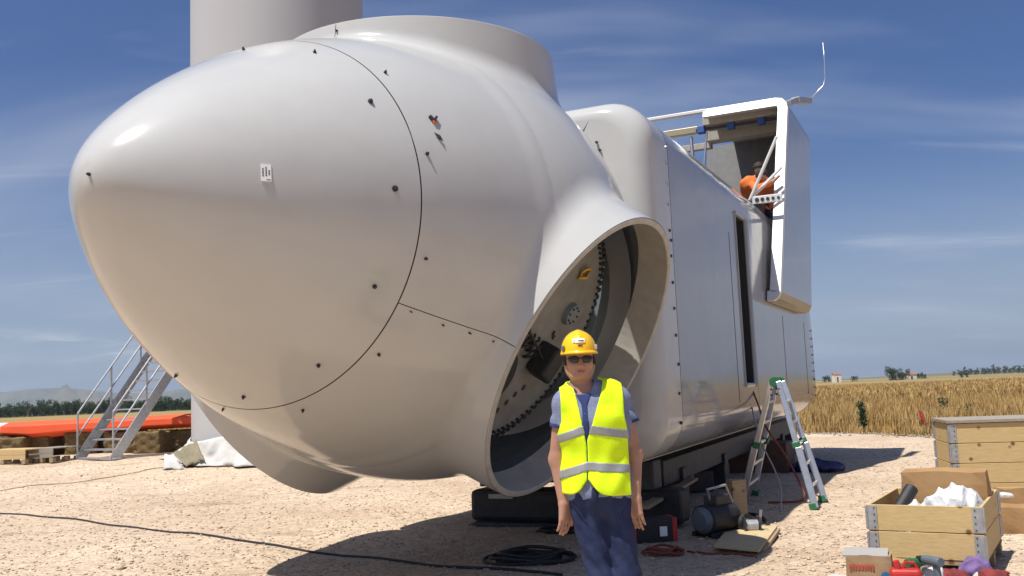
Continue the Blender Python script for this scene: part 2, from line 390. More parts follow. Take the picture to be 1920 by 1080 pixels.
# ------------------------------------------------------------------ materials of the land
def ground_material():
    m = bpy.data.materials.new('limestone_gravel'); m.use_nodes = True
    n, l = m.node_tree.nodes, m.node_tree.links; p = n['Principled BSDF']; p.inputs['Roughness'].default_value = 0.95; p.inputs['Specular IOR Level'].default_value = 0.15
    t = n.new('ShaderNodeTexCoord')
    def noise(sc, det=8, ro=0.6, st=None):
        x = n.new('ShaderNodeTexNoise'); x.inputs['Scale'].default_value = sc; x.inputs['Detail'].default_value = det; x.inputs['Roughness'].default_value = ro
        if st:
            mm = n.new('ShaderNodeMapping'); mm.inputs['Scale'].default_value = st; l.new(t.outputs['Object'], mm.inputs[0]); l.new(mm.outputs[0], x.inputs[0])
        else: l.new(t.outputs['Object'], x.inputs[0])
        return x
    def ramp(src, a, ca, b, cb):
        r = n.new('ShaderNodeValToRGB'); l.new(src, r.inputs[0]); e = r.color_ramp.elements
        e[0].position = a; e[0].color = (*ca, 1); e[1].position = b; e[1].color = (*cb, 1); return r
    def mix(f, a, b, mode='MIX'):
        x = n.new('ShaderNodeMix'); x.data_type = 'RGBA'; x.blend_type = mode
        if isinstance(f, float): x.inputs[0].default_value = f
        else: l.new(f, x.inputs[0])
        for s, q in ((6, a), (7, b)):
            if isinstance(q, tuple): x.inputs[s].default_value = (*q, 1)
            else: l.new(q, x.inputs[s])
        return x.outputs[2]
    big = ramp(noise(0.35, 5).outputs['Fac'], 0.33, (0.495, 0.38, 0.268), 0.66, (0.625, 0.51, 0.385))
    vor = n.new('ShaderNodeTexVoronoi'); vor.inputs['Scale'].default_value = 26; l.new(t.outputs['Object'], vor.inputs[0])
    sc = ramp(vor.outputs['Color'], 0.1, (0.74, 0.72, 0.70), 0.9, (1.14, 1.13, 1.12))
    c = mix(0.85, big.outputs[0], sc.outputs[0], 'MULTIPLY')
    mid = ramp(noise(7, 8, 0.7).outputs['Fac'], 0.34, (0.72, 0.70, 0.68), 0.58, (1.06, 1.05, 1.04))
    c = mix(0.7, c, mid.outputs[0], 'MULTIPLY')
    st = ramp(noise(0.55, 7, 0.7, (0.45, 1.5, 1)).outputs['Fac'], 0.58, (1, 1, 1), 0.70, (0.60, 0.56, 0.50))
    c = mix(1.0, c, st.outputs[0], 'MULTIPLY')
    l.new(c, p.inputs['Base Color'])
    b1 = n.new('ShaderNodeBump'); b1.inputs['Strength'].default_value = 0.55; b1.inputs['Distance'].default_value = 0.025
    l.new(noise(22, 9, 0.75).outputs['Fac'], b1.inputs['Height'])
    b2 = n.new('ShaderNodeBump'); b2.inputs['Strength'].default_value = 0.28; b2.inputs['Distance'].default_value = 0.02; b2.invert = True
    l.new(vor.outputs['Distance'], b2.inputs['Height']); l.new(b1.outputs[0], b2.inputs['Normal']); l.new(b2.outputs[0], p.inputs['Normal'])
    return m
M['gravel'] = ground_material()
def field_material():
    m = mat('dry_field', (0.30, 0.19, 0.07), rough=0.95, color2=(0.42, 0.29, 0.12), vscale=0.8, bump=0.6, bscale=4, spec=0.1, detail=10)
    n, l = m.node_tree.nodes, m.node_tree.links; p = n['Principled BSDF']; src = p.inputs['Base Color'].links[0].from_socket
    t = n.new('ShaderNodeTexCoord'); mm = n.new('ShaderNodeMapping'); mm.inputs['Scale'].default_value = (0.0016, 0.011, 1); mm.inputs['Rotation'].default_value = (0, 0, 0.12); l.new(t.outputs['Object'], mm.inputs[0])
    v = n.new('ShaderNodeTexVoronoi'); v.inputs['Scale'].default_value = 1.0; l.new(mm.outputs[0], v.inputs[0])
    r = n.new('ShaderNodeValToRGB'); l.new(v.outputs['Color'], r.inputs[0]); e = r.color_ramp.elements
    e[0].position = 0.25; e[0].color = (0.12, 0.12, 0.045, 1); e[1].position = 0.45; e[1].color = (0.33, 0.23, 0.10, 1)
    e2 = e.new(0.7); e2.color = (0.24, 0.19, 0.09, 1); e3 = e.new(0.85); e3.color = (0.40, 0.30, 0.15, 1)
    sp = n.new('ShaderNodeSeparateXYZ'); l.new(t.outputs['Object'], sp.inputs[0])
    mr = n.new('ShaderNodeMapRange'); mr.inputs['From Min'].default_value = 70; mr.inputs['From Max'].default_value = 160; l.new(sp.outputs['Y'], mr.inputs['Value'])
    x = n.new('ShaderNodeMix'); x.data_type = 'RGBA'; l.new(mr.outputs[0], x.inputs[0]); l.new(src, x.inputs[6]); l.new(r.outputs[0], x.inputs[7]); l.new(x.outputs[2], p.inputs['Base Color'])
    return m
M['field'] = field_material()
M['drygrass'] = mat('dry_grass', (0.34, 0.21, 0.075), rough=0.9, color2=(0.52, 0.37, 0.16), vscale=1.2, spec=0.15)
M['hill'] = mat('far_hills', (0.10, 0.11, 0.07), rough=1.0, color2=(0.20, 0.17, 0.10), vscale=0.004, spec=0.0)

# ------------------------------------------------------------------ ground, pad, field
def axis_steps(*segs):
    out = []
    for a, b, s in segs: out += list(np.arange(a, b, s))
    return np.array(out + [segs[-1][1]])
def sheet(name, xs, ys, zf, keep=None, m='gravel'):
    X, Y = np.meshgrid(xs, ys, indexing='ij'); Z = zf(X, Y)
    v = np.stack([X, Y, Z], -1).reshape(-1, 3); ny = len(ys)
    i, j = np.meshgrid(np.arange(len(xs) - 1), np.arange(ny - 1), indexing='ij'); a = (i * ny + j).ravel()
    f = np.stack([a, a + ny, a + ny + 1, a + 1], 1)
    if keep is not None:
        cx = v[f].mean(1); f = f[keep(cx[:, 0], cx[:, 1])]
    me = mesh_np(name, v, f); return link(name, me, m, smooth=True)

def edge_line(x):   # far edge of the gravel pad as y(x)
    right = 27.5 - (x - 8.3) * 1.33
    left = 36 + 0 * x
    y = np.minimum(left, right)
    return y + 0.5 * np.sin(x * 1.7) + 0.3 * np.sin(x * 4.1 + 1) + 0.2 * np.sin(x * 9.3)
def und(x, y): return 0.02 * np.sin(x * 1.3 + 0.4 * y) * np.sin(y * 1.1) + 0.012 * np.sin(x * 3.7 - 1) * np.sin(y * 2.9 + x)
pad = structure(sheet('gravel_pad', np.arange(-34, 24.01, 0.25), np.arange(-6, 38.01, 0.25), lambda x, y: gz(x, y) + und(x, y), lambda x, y: y < edge_line(x)))
xs = axis_steps((-6000, -400, 400), (-400, -60, 20), (-60, 60, 2), (60, 400, 20), (400, 6000, 400))
ys = axis_steps((-200, -10, 20), (-10, 60, 2), (60, 400, 20), (400, 6000, 400))
structure(sheet('field', xs, ys, lambda x, y: gz(x, y) - 0.06, m='field'))

# loose stones on the pad
def stones():
    base = np.array([(1, 0, 0), (-1, 0, 0), (0, 1, 0), (0, -1, 0), (0, 0, 1), (0, 0, -1)], float)
    tri = np.array([(0, 2, 4), (2, 1, 4), (1, 3, 4), (3, 0, 4), (2, 0, 5), (1, 2, 5), (3, 1, 5), (0, 3, 5)])
    N = 30000
    d = 6.0 * np.exp(rng.random(N) * math.log(22 / 6.0)); a = (rng.random(N) - 0.5) * 1.35
    x = d * np.tan(a * 0.62) * 1.2; y = d
    ok = y < edge_line(x) - 0.3; x, y = x[ok], y[ok]; N = len(x)
    s = 0.006 + 0.016 * rng.random(N) ** 3.0; big = rng.random(N) < 0.006; s[big] *= 2.0
    v = base[None] * (0.6 + 0.7 * rng.random((N, 6, 1))) * (np.array([1, 1, 0.6]) * (0.7 + 0.6 * rng.random((N, 1, 3)))) * s[:, None, None]
    th = rng.random(N) * 6.28; c, si = np.cos(th)[:, None], np.sin(th)[:, None]
    vx = v[:, :, 0] * c - v[:, :, 1] * si + x[:, None]; vy = v[:, :, 0] * si + v[:, :, 1] * c + y[:, None]
    vz = v[:, :, 2] + (gz(x, y) + und(x, y) + s * 0.25)[:, None]
    V = np.stack([vx, vy, vz], -1).reshape(-1, 3); Fc = (tri[None] + 6 * np.arange(N)[:, None, None]).reshape(-1, 3)
    m = mat('loose_stone', (0.35, 0.27, 0.19), rough=0.95, color2=(0.62, 0.51, 0.39), vscale=13, spec=0.15, detail=1)
    o = link('gravel', mesh_np('gravel', V, Fc), m)
    tag(o, 'loose crushed limestone chips scattered over the pale work pad', 'gravel', kind='stuff')
stones()

# rubble along the edge of the pad and dry grass of the field
def grass():
    def blades(N, x, y, hgt, wid):
        z = gz(x, y) - 0.06
        th = rng.random(N) * 3.14; lean = (rng.random((N, 2)) - 0.5) * hgt[:, None] * 0.55
        dx, dy = np.cos(th) * wid, np.sin(th) * wid
        p0 = np.stack([x - dx, y - dy, z], -1); p1 = np.stack([x + dx, y + dy, z], -1)
        p2 = np.stack([x + lean[:, 0] * .4 + dx * 1.1, y + lean[:, 1] * .4 + dy * 1.1, z + hgt * .65], -1); p3 = np.stack([x + lean[:, 0] * .4 - dx * 1.1, y + lean[:, 1] * .4 - dy * 1.1, z + hgt * .65], -1)
        p4 = np.stack([x + lean[:, 0], y + lean[:, 1], z + hgt], -1)
        V = np.stack([p0, p1, p2, p3, p4], 1).reshape(-1, 3)
        f = np.array([(0, 1, 2), (0, 2, 3), (3, 2, 4)])
        return V, (f[None] + 5 * np.arange(N)[:, None, None]).reshape(-1, 3)
    N = 75000
    px = rng.random(N); x = 5 + px * 24; off = 35 * rng.random(N) ** 1.9
    x = x + off * 0.45
    y = edge_line(np.clip(x - off * 0.45, 0, 30)) + 0.25 + off
    clump = 0.5 + 0.5 * np.sin(x * 0.9 + np.sin(y * .7)) * np.sin(y * 0.55 + x * .3)
    h = (0.45 + 0.32 * rng.random(N)) * (0.75 + 0.3 * clump) * np.where(off < .8, .55, 1)
    V1, F1 = blades(N, x, y, h, 0.006 + 0.008 * rng.random(N))
    N2 = 26000
    y2 = 50 + 130 * rng.random(N2) ** 1.3; x2 = y2 * (0.2 + 0.5 * rng.random(N2))
    V2, F2 = blades(N2, x2, y2, 0.4 + 0.35 * rng.random(N2), 0.03 + 0.04 * rng.random(N2))
    N3 = 9000
    x3 = -34 + 40 * rng.random(N3); y3 = edge_line(x3) + 0.2 + 14 * rng.random(N3) ** 1.5
    V3, F3 = blades(N3, x3, y3, 0.15 + 0.2 * rng.random(N3), 0.01 + 0.01 * rng.random(N3))
    V = np.concatenate([V1, V2, V3]); Fa = np.concatenate([F1, F2 + len(V1), F3 + len(V1) + len(V2)])
    o = link('dry_grass', mesh_np('dry_grass', V, Fa), 'drygrass')
    tag(o, 'tall dry golden grass of the field beyond the gravel', 'grass', kind='stuff')
grass()
def rubble():
    N = 2600; base = np.array([(1, 0, 0), (-1, 0, 0), (0, 1, 0), (0, -1, 0), (0, 0, 1), (0, 0, -1)], float)
    tri = np.array([(0, 2, 4), (2, 1, 4), (1, 3, 4), (3, 0, 4), (2, 0, 5), (1, 2, 5), (3, 1, 5), (0, 3, 5)])
    x = 4 + 16 * rng.random(N); y = edge_line(x) + 0.6 * rng.normal(size=N); s = 0.012 + 0.035 * rng.random(N) ** 2
    v = base[None] * (0.6 + 0.8 * rng.random((N, 6, 1))) * s[:, None, None]
    V = v + np.stack([x, y, s * .1], -1)[:, None]
    o = link('rubble', mesh_np('rubble', V.reshape(-1, 3), (tri[None] + 6 * np.arange(N)[:, None, None]).reshape(-1, 3)), mat('grey_rubble', (0.20, 0.17, 0.13), rough=0.95, color2=(0.36, 0.32, 0.26), vscale=9, spec=.1))
    tag(o, 'grey rubble heaped along the edge of the gravel beside the field', 'rubble', kind='stuff')
rubble()

# far hills, ridge
def hills(name, dist, x0, x1, prof, seed, m='hill'):
    r2 = np.random.default_rng(seed); n = 140; xs_ = np.linspace(x0, x1, n)
    hgt = prof(np.linspace(0, 1, n)) + 0.06 * prof(np.linspace(0, 1, n)) * np.convolve(r2.normal(size=n), np.ones(15) / 7, 'same')
    rows = []
    for k, (dy, hf) in enumerate(((-0.22, 0), (-0.12, 0.35), (-0.05, 0.8), (0, 1), (0.1, 0.6), (0.25, 0))):
        rows.append(np.stack([xs_ * (1 + dy), np.full(n, dist * (1 + dy)), hgt * hf * (1 + .15 * r2.normal(size=n) * (hf < 1)) - 2], -1))
    V = np.concatenate(rows); f = []
    for k in range(len(rows) - 1):
        a = k * n + np.arange(n - 1); f.append(np.stack([a, a + 1, a + n + 1, a + n], 1))
    return structure(link(name, mesh_np(name, V, np.concatenate(f)), m, smooth=True))
hills('hills', 5200, -3600, -200, lambda t: 105 * np.exp(-((t - .30) / .17) ** 2) + 85 * np.exp(-((t - .62) / .13) ** 2) + 25, 3)
hills('ridge', 1500, 300, 1700, lambda t: 3 + 15 * np.clip((t - .1) / .5, 0, 1) ** 1.3, 5)

# ------------------------------------------------------------------ the spinner and nacelle
PHI, TAU = 0.43265, 0.04548
C = np.array([-0.8421, 8.8, 2.6873])
bx = np.array([math.sin(PHI) * math.cos(TAU), math.cos(PHI) * math.cos(TAU), -math.sin(TAU)])
rx = np.array([math.cos(PHI), -math.sin(PHI), 0.0]); ux = np.cross(rx, bx)
AL, H_RIM, RHO, A_PART, CONE = -0.5312, 1.8816, 1.2947, 2.2408, 0.034
B = np.stack([-bx, rx, ux], 1)                      # local (forward, near side, up) -> world
def S2W(P): return C + np.asarray(P) @ B.T
blade_n, blade_t, blade_e = [], [], []
for k in range(3):
    a = AL + k * 2 * math.pi / 3
    nn = np.array([math.sin(CONE), math.cos(CONE) * math.cos(a), math.cos(CONE) * math.sin(a)])
    tt = np.cross(nn, [1, 0, 0]); tt /= np.linalg.norm(tt)
    blade_n.append(nn); blade_t.append(tt); blade_e.append(np.cross(nn, tt))
kx = np.array([3.7633, 3.74, 3.65, 3.5, 3.25, 3.0, 2.75, 2.5, 2.24, 2.0, 1.75, 1.5, 1.25, 1.0, 0.75, 0.5, 0.25, 0, -0.5, -1.0, -1.5, -2.2])
def pf(x):
    d = np.maximum(3.7633 - x, 1e-9); return np.sqrt(d * (0.50848 + 0.88398 * d - 0.36829 * d ** 2 + 0.047324 * d ** 3))
kr = pf(kx); kr[14:] = [1.842, 1.892, 1.925, 1.94, 1.93, 1.87, 1.76, 1.5]
def prof(x):      # smooth radius of the bullet body
    x = np.asarray(x, float); out = np.interp(x, kx[::-1], kr[::-1])
    w = np.clip((x - 0.75) / 0.5, 0, 1); w = w * w * (3 - 2 * w)
    sm = np.where(x > 0.3, pf(np.maximum(x, 0.3)), 0)
    d0 = np.clip((0.9 - x), 0, None)
    back = 1.790 + 0.30 * np.clip(1.0 - x, 0, 3.2) - 0.155 * np.clip(1.0 - x, 0, 3.2) ** 2
    return np.where(x >= 1.25, pf(np.minimum(x, 3.7632)), w * pf(np.clip(x, .3, 3.7)) + (1 - w) * back)
def spinner_f(P):
    x = P[:, 0]; rad = np.hypot(P[:, 1], P[:, 2])
    rr = prof(x); e = 0.01; sl = (prof(x + e) - prof(x - e)) / (2 * e)
    d = (rad - rr) / np.sqrt(1 + np.clip(sl, -6, 6) ** 2)
    over = x > 3.72
    d = np.where(over, np.maximum(d, np.sqrt((np.maximum(x - 3.55, 0)) ** 2 + rad ** 2) - 0.2133 * 1.0 - 0.1 * rad), d) if False else d
    d = np.where(x > 3.7632, np.hypot(x - 3.7632, rad), d)
    for k in range(3):
        h = P @ blade_n[k]; t = P @ blade_t[k]; e_ = P @ blade_e[k]
        q = np.hypot(t, e_)
        dc = np.maximum(q - RHO - 0.10 * (H_RIM - h), 0.5 - h)
        d = smin(d, dc, 0.09)
    return d
nac = thing('wind_turbine_nacelle', 'huge white turbine nacelle with bullet-shaped nose and blade openings, roof hatch open', 'nacelle', (float(C[0]), float(C[1]), 0.0))
sv, sf = surface_net(spinner_f, (-1.62, -2.75, -2.75), (3.85, 2.75, 2.75), 0.036, refine=4)
def cut_spinner(planes, offset=0.0):
    bm = bmesh.new(); me = mesh_np('tmp', sv, sf); bm.from_mesh(me); bpy.data.meshes.remove(me)
    for co, no in planes:
        bmesh.ops.bisect_plane(bm, geom=bm.verts[:] + bm.edges[:] + bm.faces[:], dist=1e-5, plane_co=co, plane_no=no, clear_outer=True)
    me = bpy.data.meshes.new('spinner_shell'); bm.to_mesh(me); bm.free(); return me
def grad_normals(P):
    e = 0.004; g = np.stack([spinner_f(P + e * np.eye(3)[i]) - spinner_f(P - e * np.eye(3)[i]) for i in range(3)], 1)
    return g / np.linalg.norm(g, axis=1)[:, None]
def finish_shell(me, inset=0.0):
    co = np.zeros(len(me.vertices) * 3); me.vertices.foreach_get('co', co); co = co.reshape(-1, 3)
    nrm = grad_normals(co); co2 = S2W(co - inset * nrm)
    me.vertices.foreach_set('co', co2.ravel()); me.update()
    me.polygons.foreach_set('use_smooth', [True] * len(me.polygons))
    if not inset: me.normals_split_custom_set_from_vertices((nrm @ B.T).tolist())
    return me
rims = [(Vector(H_RIM * blade_n[k]), Vector(blade_n[k])) for k in range(3)]
rear = [(Vector((-1.46, 0, 0)), Vector((-1, 0, 0)))]
g = 0.0045
nose_me = finish_shell(cut_spinner([(Vector((A_PART + g, 0, 0)), Vector((-1, 0, 0)))] + rims))
nose = link('nose_cap', nose_me, 'white', nac); nose['label'] = 'glossy white rounded nose cap of the spinner'
panels = []
for k in range(3):
    a0 = AL + k * 2 * math.pi / 3; a1 = a0 + 2 * math.pi / 3
    p0 = Vector((0, math.cos(a0), math.sin(a0))); p1 = Vector((0, math.cos(a1), math.sin(a1)))
    q0 = Vector((0, -p0.z, p0.y)); q1 = Vector((0, -p1.z, p1.y))     # sector between the two blades
    me = finish_shell(cut_spinner([(Vector((A_PART - g, 0, 0)), Vector((1, 0, 0))), (q0 * 0.003, -q0), (-q1 * 0.003, q1)] + rims + rear))
    panels.append(link('spinner_panel', me, 'white', nac))
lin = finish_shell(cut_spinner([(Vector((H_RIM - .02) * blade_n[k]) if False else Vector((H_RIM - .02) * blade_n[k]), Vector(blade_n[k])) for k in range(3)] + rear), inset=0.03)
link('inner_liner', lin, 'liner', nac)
# rims of the three blade openings
for k in range(3):
    mb = MB(); n_ = 96; prof_ = [(RHO - .003, -.012), (RHO - .003, .002), (RHO - .010, .009), (RHO - .050, .009), (RHO - .056, .002), (RHO - .056, -.30), (RHO - .030, -.30)]
    vs, fs = [], []
    for i in range(n_):
        t = 2 * math.pi * i / n_
        for rr, hh in prof_: vs.append(S2W((H_RIM + hh) * blade_n[k] + rr * (math.cos(t) * blade_t[k] + math.sin(t) * blade_e[k])))
    m_ = len(prof_)
    for i in range(n_):
        for j in range(m_ - 1): fs.append((i * m_ + j, ((i + 1) % n_) * m_ + j, ((i + 1) % n_) * m_ + j + 1, i * m_ + j + 1))
    mb.add(vs, fs); mb.build('blade_rim', 'rim', nac, smooth=False)
# hub plates with the pitch bearing inside each opening
HP, RP = 1.33, 1.02
def BL(k, t, e, h): return Vector(S2W(h * blade_n[k] - t * blade_t[k] - e * blade_e[k]))
def disc(k, r0_, r1_, h, n_=72, thick=.05):
    mb = MB(); vs, fs = [], []
    for i in range(n_):
        a = 2 * math.pi * i / n_; c, s = math.cos(a), math.sin(a)
        for rr, hh in ((r0_, h - thick), (r0_, h), (r1_, h), (r1_, h - thick)): vs.append(BL(k, rr * c, rr * s, hh))
    for i in range(n_):
        j = (i + 1) % n_
        for q in range(4): fs.append((i * 4 + q, j * 4 + q, j * 4 + (q + 1) % 4, i * 4 + (q + 1) % 4))
    mb.add(vs, fs); return mb
for k in range(3):
    plate = disc(k, 0.0, RP - .05, HP).build('hub_plate', 'cast', nac)
    ring = disc(k, RP - .05, RP + .03, HP - .02, 96, .08).build('pitch_bearing', 'greyblue', nac)
    mb = MB(); mb.cyl(BL(k, -.45, .21, HP - .02), BL(k, -.45, .21, HP + .006), .25, n=40); mb.build('hub_cavity', 'seam', plate)
    if k == 0:
        for i in range(88):                           # teeth of the bearing and the bolts beside them
            a = 2 * math.pi * i / 88; c, s = math.cos(a), math.sin(a)
            if s > 0.35: continue
            mb = MB(); 
            mb.bar(BL(k, (RP + .02) * c, (RP + .02) * s, HP - .07), BL(k, (RP + .10) * c, (RP + .10) * s, HP - .07), .036, .09, up=Vector(blade_n[k] @ B.T))
            mb.build('tooth', 'bolt', ring)
            mb = MB(); mb.cyl(BL(k, (RP - .01) * c, (RP - .01) * s, HP - .03), BL(k, (RP - .01) * c, (RP - .01) * s, HP + .012), .014, n=6); mb.build('bolt', 'bolt', ring)
        for tt, ee in ((-.769, -.059), (-.686, -.153), (-.603, -.238), (-.528, -.336), (-.84, .04)):
            t2, e2 = tt, ee
            mb = MB(); mb.cyl(BL(k, t2, e2, HP - .01), BL(k, t2, e2, HP + .004), .030, n=14); mb.build('bolt_hole', 'seam', plate)
        mb = MB(); mb.bar(BL(k, -.37, -.27, HP + .10), BL(k, -.08, -.36, HP + .10), .24, .20, up=Vector(blade_n[k] @ B.T)); mb.build('pitch_motor', 'black', plate, bevel=.03)
        mb = MB()
        for (t0, e0, rr) in ((-.13, -.06, .05), (-.06, .02, .045), (-.20, -.05, .04), (-.10, .10, .05)):
            pts = [BL(k, t0 + rr * math.cos(q), e0 + rr * math.sin(q) * 1.5, HP + .04 + .03 * math.sin(q * 1.5)) for q in np.linspace(0, 5.6, 18)]
            mb.tube(pts, .012, 6)
        mb.tube([BL(k, .10, .26, HP + .03), BL(k, .0, .18, HP + .06), BL(k, -.08, .0, HP + .07), BL(k, -.20, -.18, HP + .12)], .014, 6)
        mb.build('hose', 'black', plate, smooth=True)
        mb = MB(); mb.cyl(BL(k, .24, -.50, HP), BL(k, .24, -.50, HP + .05), .11, .10, 24); cap = mb.build('inspection_cap', 'greyblue', plate)
        for i in range(8):
            a = i * math.pi / 4; mb = MB(); p_ = (.24 + .075 * math.cos(a), -.50 + .075 * math.sin(a)); mb.cyl(BL(k, *p_, HP + .05), BL(k, *p_, HP + .062), .010, n=6); mb.build('bolt', 'bolt', cap)
        mb = MB()
        mb.tube([BL(k, .64 + .045 * math.cos(q), -.37 + .06 * math.sin(q), HP + .03 + .02 * math.cos(q)) for q in np.linspace(-.6, 4.4, 16)], .014, 7)
        mb.tube([BL(k, .57, -.32, HP + .01), BL(k, .60, -.40, HP + .045), BL(k, .67, -.43, HP + .02)], .014, 7)
        mb.build('shackle', 'gold', plate, smooth=True)
        mb = MB(); mb.bar(BL(k, -.03, -.42, HP + .012), BL(k, .05, -.37, HP + .012), .012, .012); mb.bar(BL(k, .0, -.44, HP + .012), BL(k, .02, -.36, HP + .012), .010, .010); mb.build('clip', 'bolt', plate)
# back plate of the hub
mb = MB(); mb.cyl(S2W((-1.2, 0, 0)), S2W((-1.9, 0, 0)), 1.35, 1.30, 48); mb.build('hub_core', 'greyblue', nac)

def caster(objs):
    vs, fs = [], []
    for o in objs:
        me = o.data; off = len(vs); vs += [v.co.copy() for v in me.vertices]; fs += [tuple(i + off for i in p.vertices) for p in me.polygons]
    return BVHTree.FromPolygons(vs, fs)
bvh = caster([nose] + panels)
def hit(px, py, tree=None):
    d = Vector(ray(px, py)).normalized(); return (tree or bvh).ray_cast(Vector(CAM), d)[:2]
def bolt_on(px, py, r_, parent, h_=.024, m='bolt', tail=0.0):
    p_, n_ = hit(px, py)
    if p_ is None: return
    if n_.dot(Vector(ray(px, py))) > 0: n_ = -n_
    r_ *= .68; mb = MB(); mb.cyl(p_ - n_ * .005, p_ + n_ * h_ * .5, r_, r_, 10); mb.cyl(p_ + n_ * h_ * .5, p_ + n_ * h_, r_ * .6, r_ * .55, 6)
    o = mb.build('bolt', m, parent)
    return o
for px, py, r_, pa in ((590, 99, .017, nose), (457, 94, .016, nose), (694, 191, .026, nose), (740, 354, .030, nose), (702, 537, .022, nose), (597, 684, .020, nose), (457, 743, .020, nose), (331, 703, .018, nose), (168, 327, .015, nose),
                       (722, 137, .017, None), (800, 289, .019, None), (798, 485, .016, None), (710, 664, .016, None), (568, 768, .016, None), (419, 766, .014, None), (632, 58, .014, None),
                       (830, 609, .010, None), (880, 624, .011, None), (925, 640, .010, None), (770, 584, .008, None)):
    if pa is None:
        p_, n_ = hit(px, py); L = (np.array(p_) - C) @ B if p_ is not None else None
        if L is None: continue
        an = (math.atan2(L[2], L[1]) - AL) % (2 * math.pi); pa = panels[int(an // (2 * math.pi / 3))]
    bolt_on(px, py, r_, pa)
# lifting eye with orange clip, and a small dark piece below it
p_, n_ = hit(812, 226); n_ = n_ if n_.dot(Vector(ray(812, 226))) < 0 else -n_
up_ = (Vector((0, 0, 1)) - n_ * n_.z).normalized(); rt_ = up_.cross(n_)
mb = MB(); mb.bar(p_ - rt_ * .03 + up_ * .025 + n_ * .012, p_ + n_ * .014 - up_ * .012, .016, .02, up=n_); mb.bar(p_ + rt_ * .03 + up_ * .028 + n_ * .012, p_ + n_ * .014 - up_ * .012, .016, .02, up=n_); mb.build('lifting_clip', 'bolt', panels[0])
mb = MB(); mb.bar(p_ - rt_ * .014 - up_ * .018 + n_ * .012, p_ + rt_ * .014 - up_ * .018 + n_ * .012, .012, .014, up=n_); mb.build('orange_tag', 'hiorange', panels[0])
p_, n_ = hit(822, 258); n_ = n_ if n_.dot(Vector(ray(822, 258))) < 0 else -n_
mb = MB(); mb.add([p_ - rt_ * .026 + up_ * .04 + n_ * .004, p_ + rt_ * .032 - up_ * .03 + n_ * .004, p_ - rt_ * .012 - up_ * .012 + n_ * .004, p_ - rt_ * .005 + n_ * .03], [(0, 1, 3), (1, 2, 3), (2, 0, 3), (0, 2, 1)]); mb.build('dark_piece', 'bolt', panels[0])
# paper sticker on the nose
p_, n_ = hit(499, 324); n_ = n_ if n_.dot(Vector(ray(499, 324))) < 0 else -n_
up_ = (Vector((0, 0, 1)) - n_ * n_.z).normalized(); rt_ = up_.cross(n_)
if rt_.x < 0: rt_ = -rt_
def plate_quad(c, w, h, off):
    return [c - rt_ * w - up_ * h + n_ * off, c + rt_ * w - up_ * h + n_ * off, c + rt_ * w + up_ * h + n_ * off, c - rt_ * w + up_ * h + n_ * off]
def slab(c, w, h, o0, o1):
    return plate_quad(c, w, h, o0) + plate_quad(c, w, h, o1), [(0, 3, 2, 1), (4, 5, 6, 7), (0, 1, 5, 4), (1, 2, 6, 5), (2, 3, 7, 6), (3, 0, 4, 7)]
mb = MB(); mb.add(*slab(p_, .030, .053, -.004, .0045)); stk = mb.build('sticker', 'sticker', nose)
mb = MB()
for ix, seq in ((-.020, (-.5, .4)), (-.001, (-.45, .75)), (.017, (-.3, .35))):
    y0 = seq[0] * .05
    while y0 < seq[1] * .05:
        w_ = random.uniform(.003, .006); mb.add(*slab(p_ + rt_ * ix + up_ * (y0 + w_), .0045, w_ * .8, .004, .0055)); y0 += 2.2 * w_ + .002
mb.add(*slab(p_ - up_ * .044 + rt_ * .012, .012, .002, .004, .0055))
mb.build('sticker_print', 'ink', stk)

# ---- nacelle housing, frame (ax behind the hub, lateral to the near side, height)
bh = np.array([math.sin(PHI), math.cos(PHI), 0]); rh = np.array([math.cos(PHI), -math.sin(PHI), 0])
def N(ax, lat, z): return Vector((C[0] + ax * bh[0] + lat * rh[0], C[1] + ax * bh[1] + lat * rh[1], z))
W, ZT, CRN = 1.80, 4.45, 0.45
def z_low(ax): return 0.74 + 0.012 * (ax - 1.5)
def section(inset, ax, shear=0.0):
    """ring of (lat, z): bottom centre -> near side -> top -> far side, with levels for the door on the near side"""
    w = W - inset; zb = z_low(ax) + inset; zt = ZT - inset * .9; c = max(CRN - inset * .3, .2)
    pts = [(0, zb)]
    for i in range(9): t = -math.pi / 2 + i * math.pi / 16; pts.append((w - c + c * math.cos(t), zb + c + c * math.sin(t)))
    for z in (1.5, 2.3, 3.05, 3.8): pts.append((w, min(max(z, zb + c + .01), zt - c - .01)))
    for i in range(9): t = i * math.pi / 16; pts.append((w - c + c * math.cos(t), zt - c + c * math.sin(t)))
    pts.append((0.9, zt + .0)); pts.append((0, zt + .0)); pts.append((-0.9, zt))
    for i in range(9): t = math.pi / 2 + i * math.pi / 16; pts.append((-w + c + c * math.cos(t), zt - c + c * math.sin(t)))
    pts.append((-w, 2.6))
    for i in range(9): t = math.pi + i * math.pi / 16; pts.append((-w + c + c * math.cos(t), zb + c + c * math.sin(t)))
    return pts
def loft(stations, skip=None, cap0=False, cap1=False, rear_slope=False):
    mb = MB(); rings = []
    for ax, ins in stations:
        ring = []
        for lat, z in section(ins, ax):
            a = ax
            if rear_slope and ax > 11.6: a = ax - max(0, z - 2.5) * .55 * (ax - 11.6) / 1.7
            ring.append(N(a, lat, z))
        rings.append(ring)
    m_ = len(rings[0]); vs = [p for q in rings for p in q]; fs = []
    for i in range(len(rings) - 1):
        for j in range(m_):
            if skip and skip(stations[i][0], stations[i + 1][0], j): continue
            fs.append((i * m_ + j, i * m_ + (j + 1) % m_, (i + 1) * m_ + (j + 1) % m_, (i + 1) * m_ + j))
    if cap0: fs.append(tuple(range(m_)))
    if cap1: fs.append(tuple(range((len(rings) - 1) * m_, len(rings) * m_))[::-1])
    mb.add(vs, fs); return mb
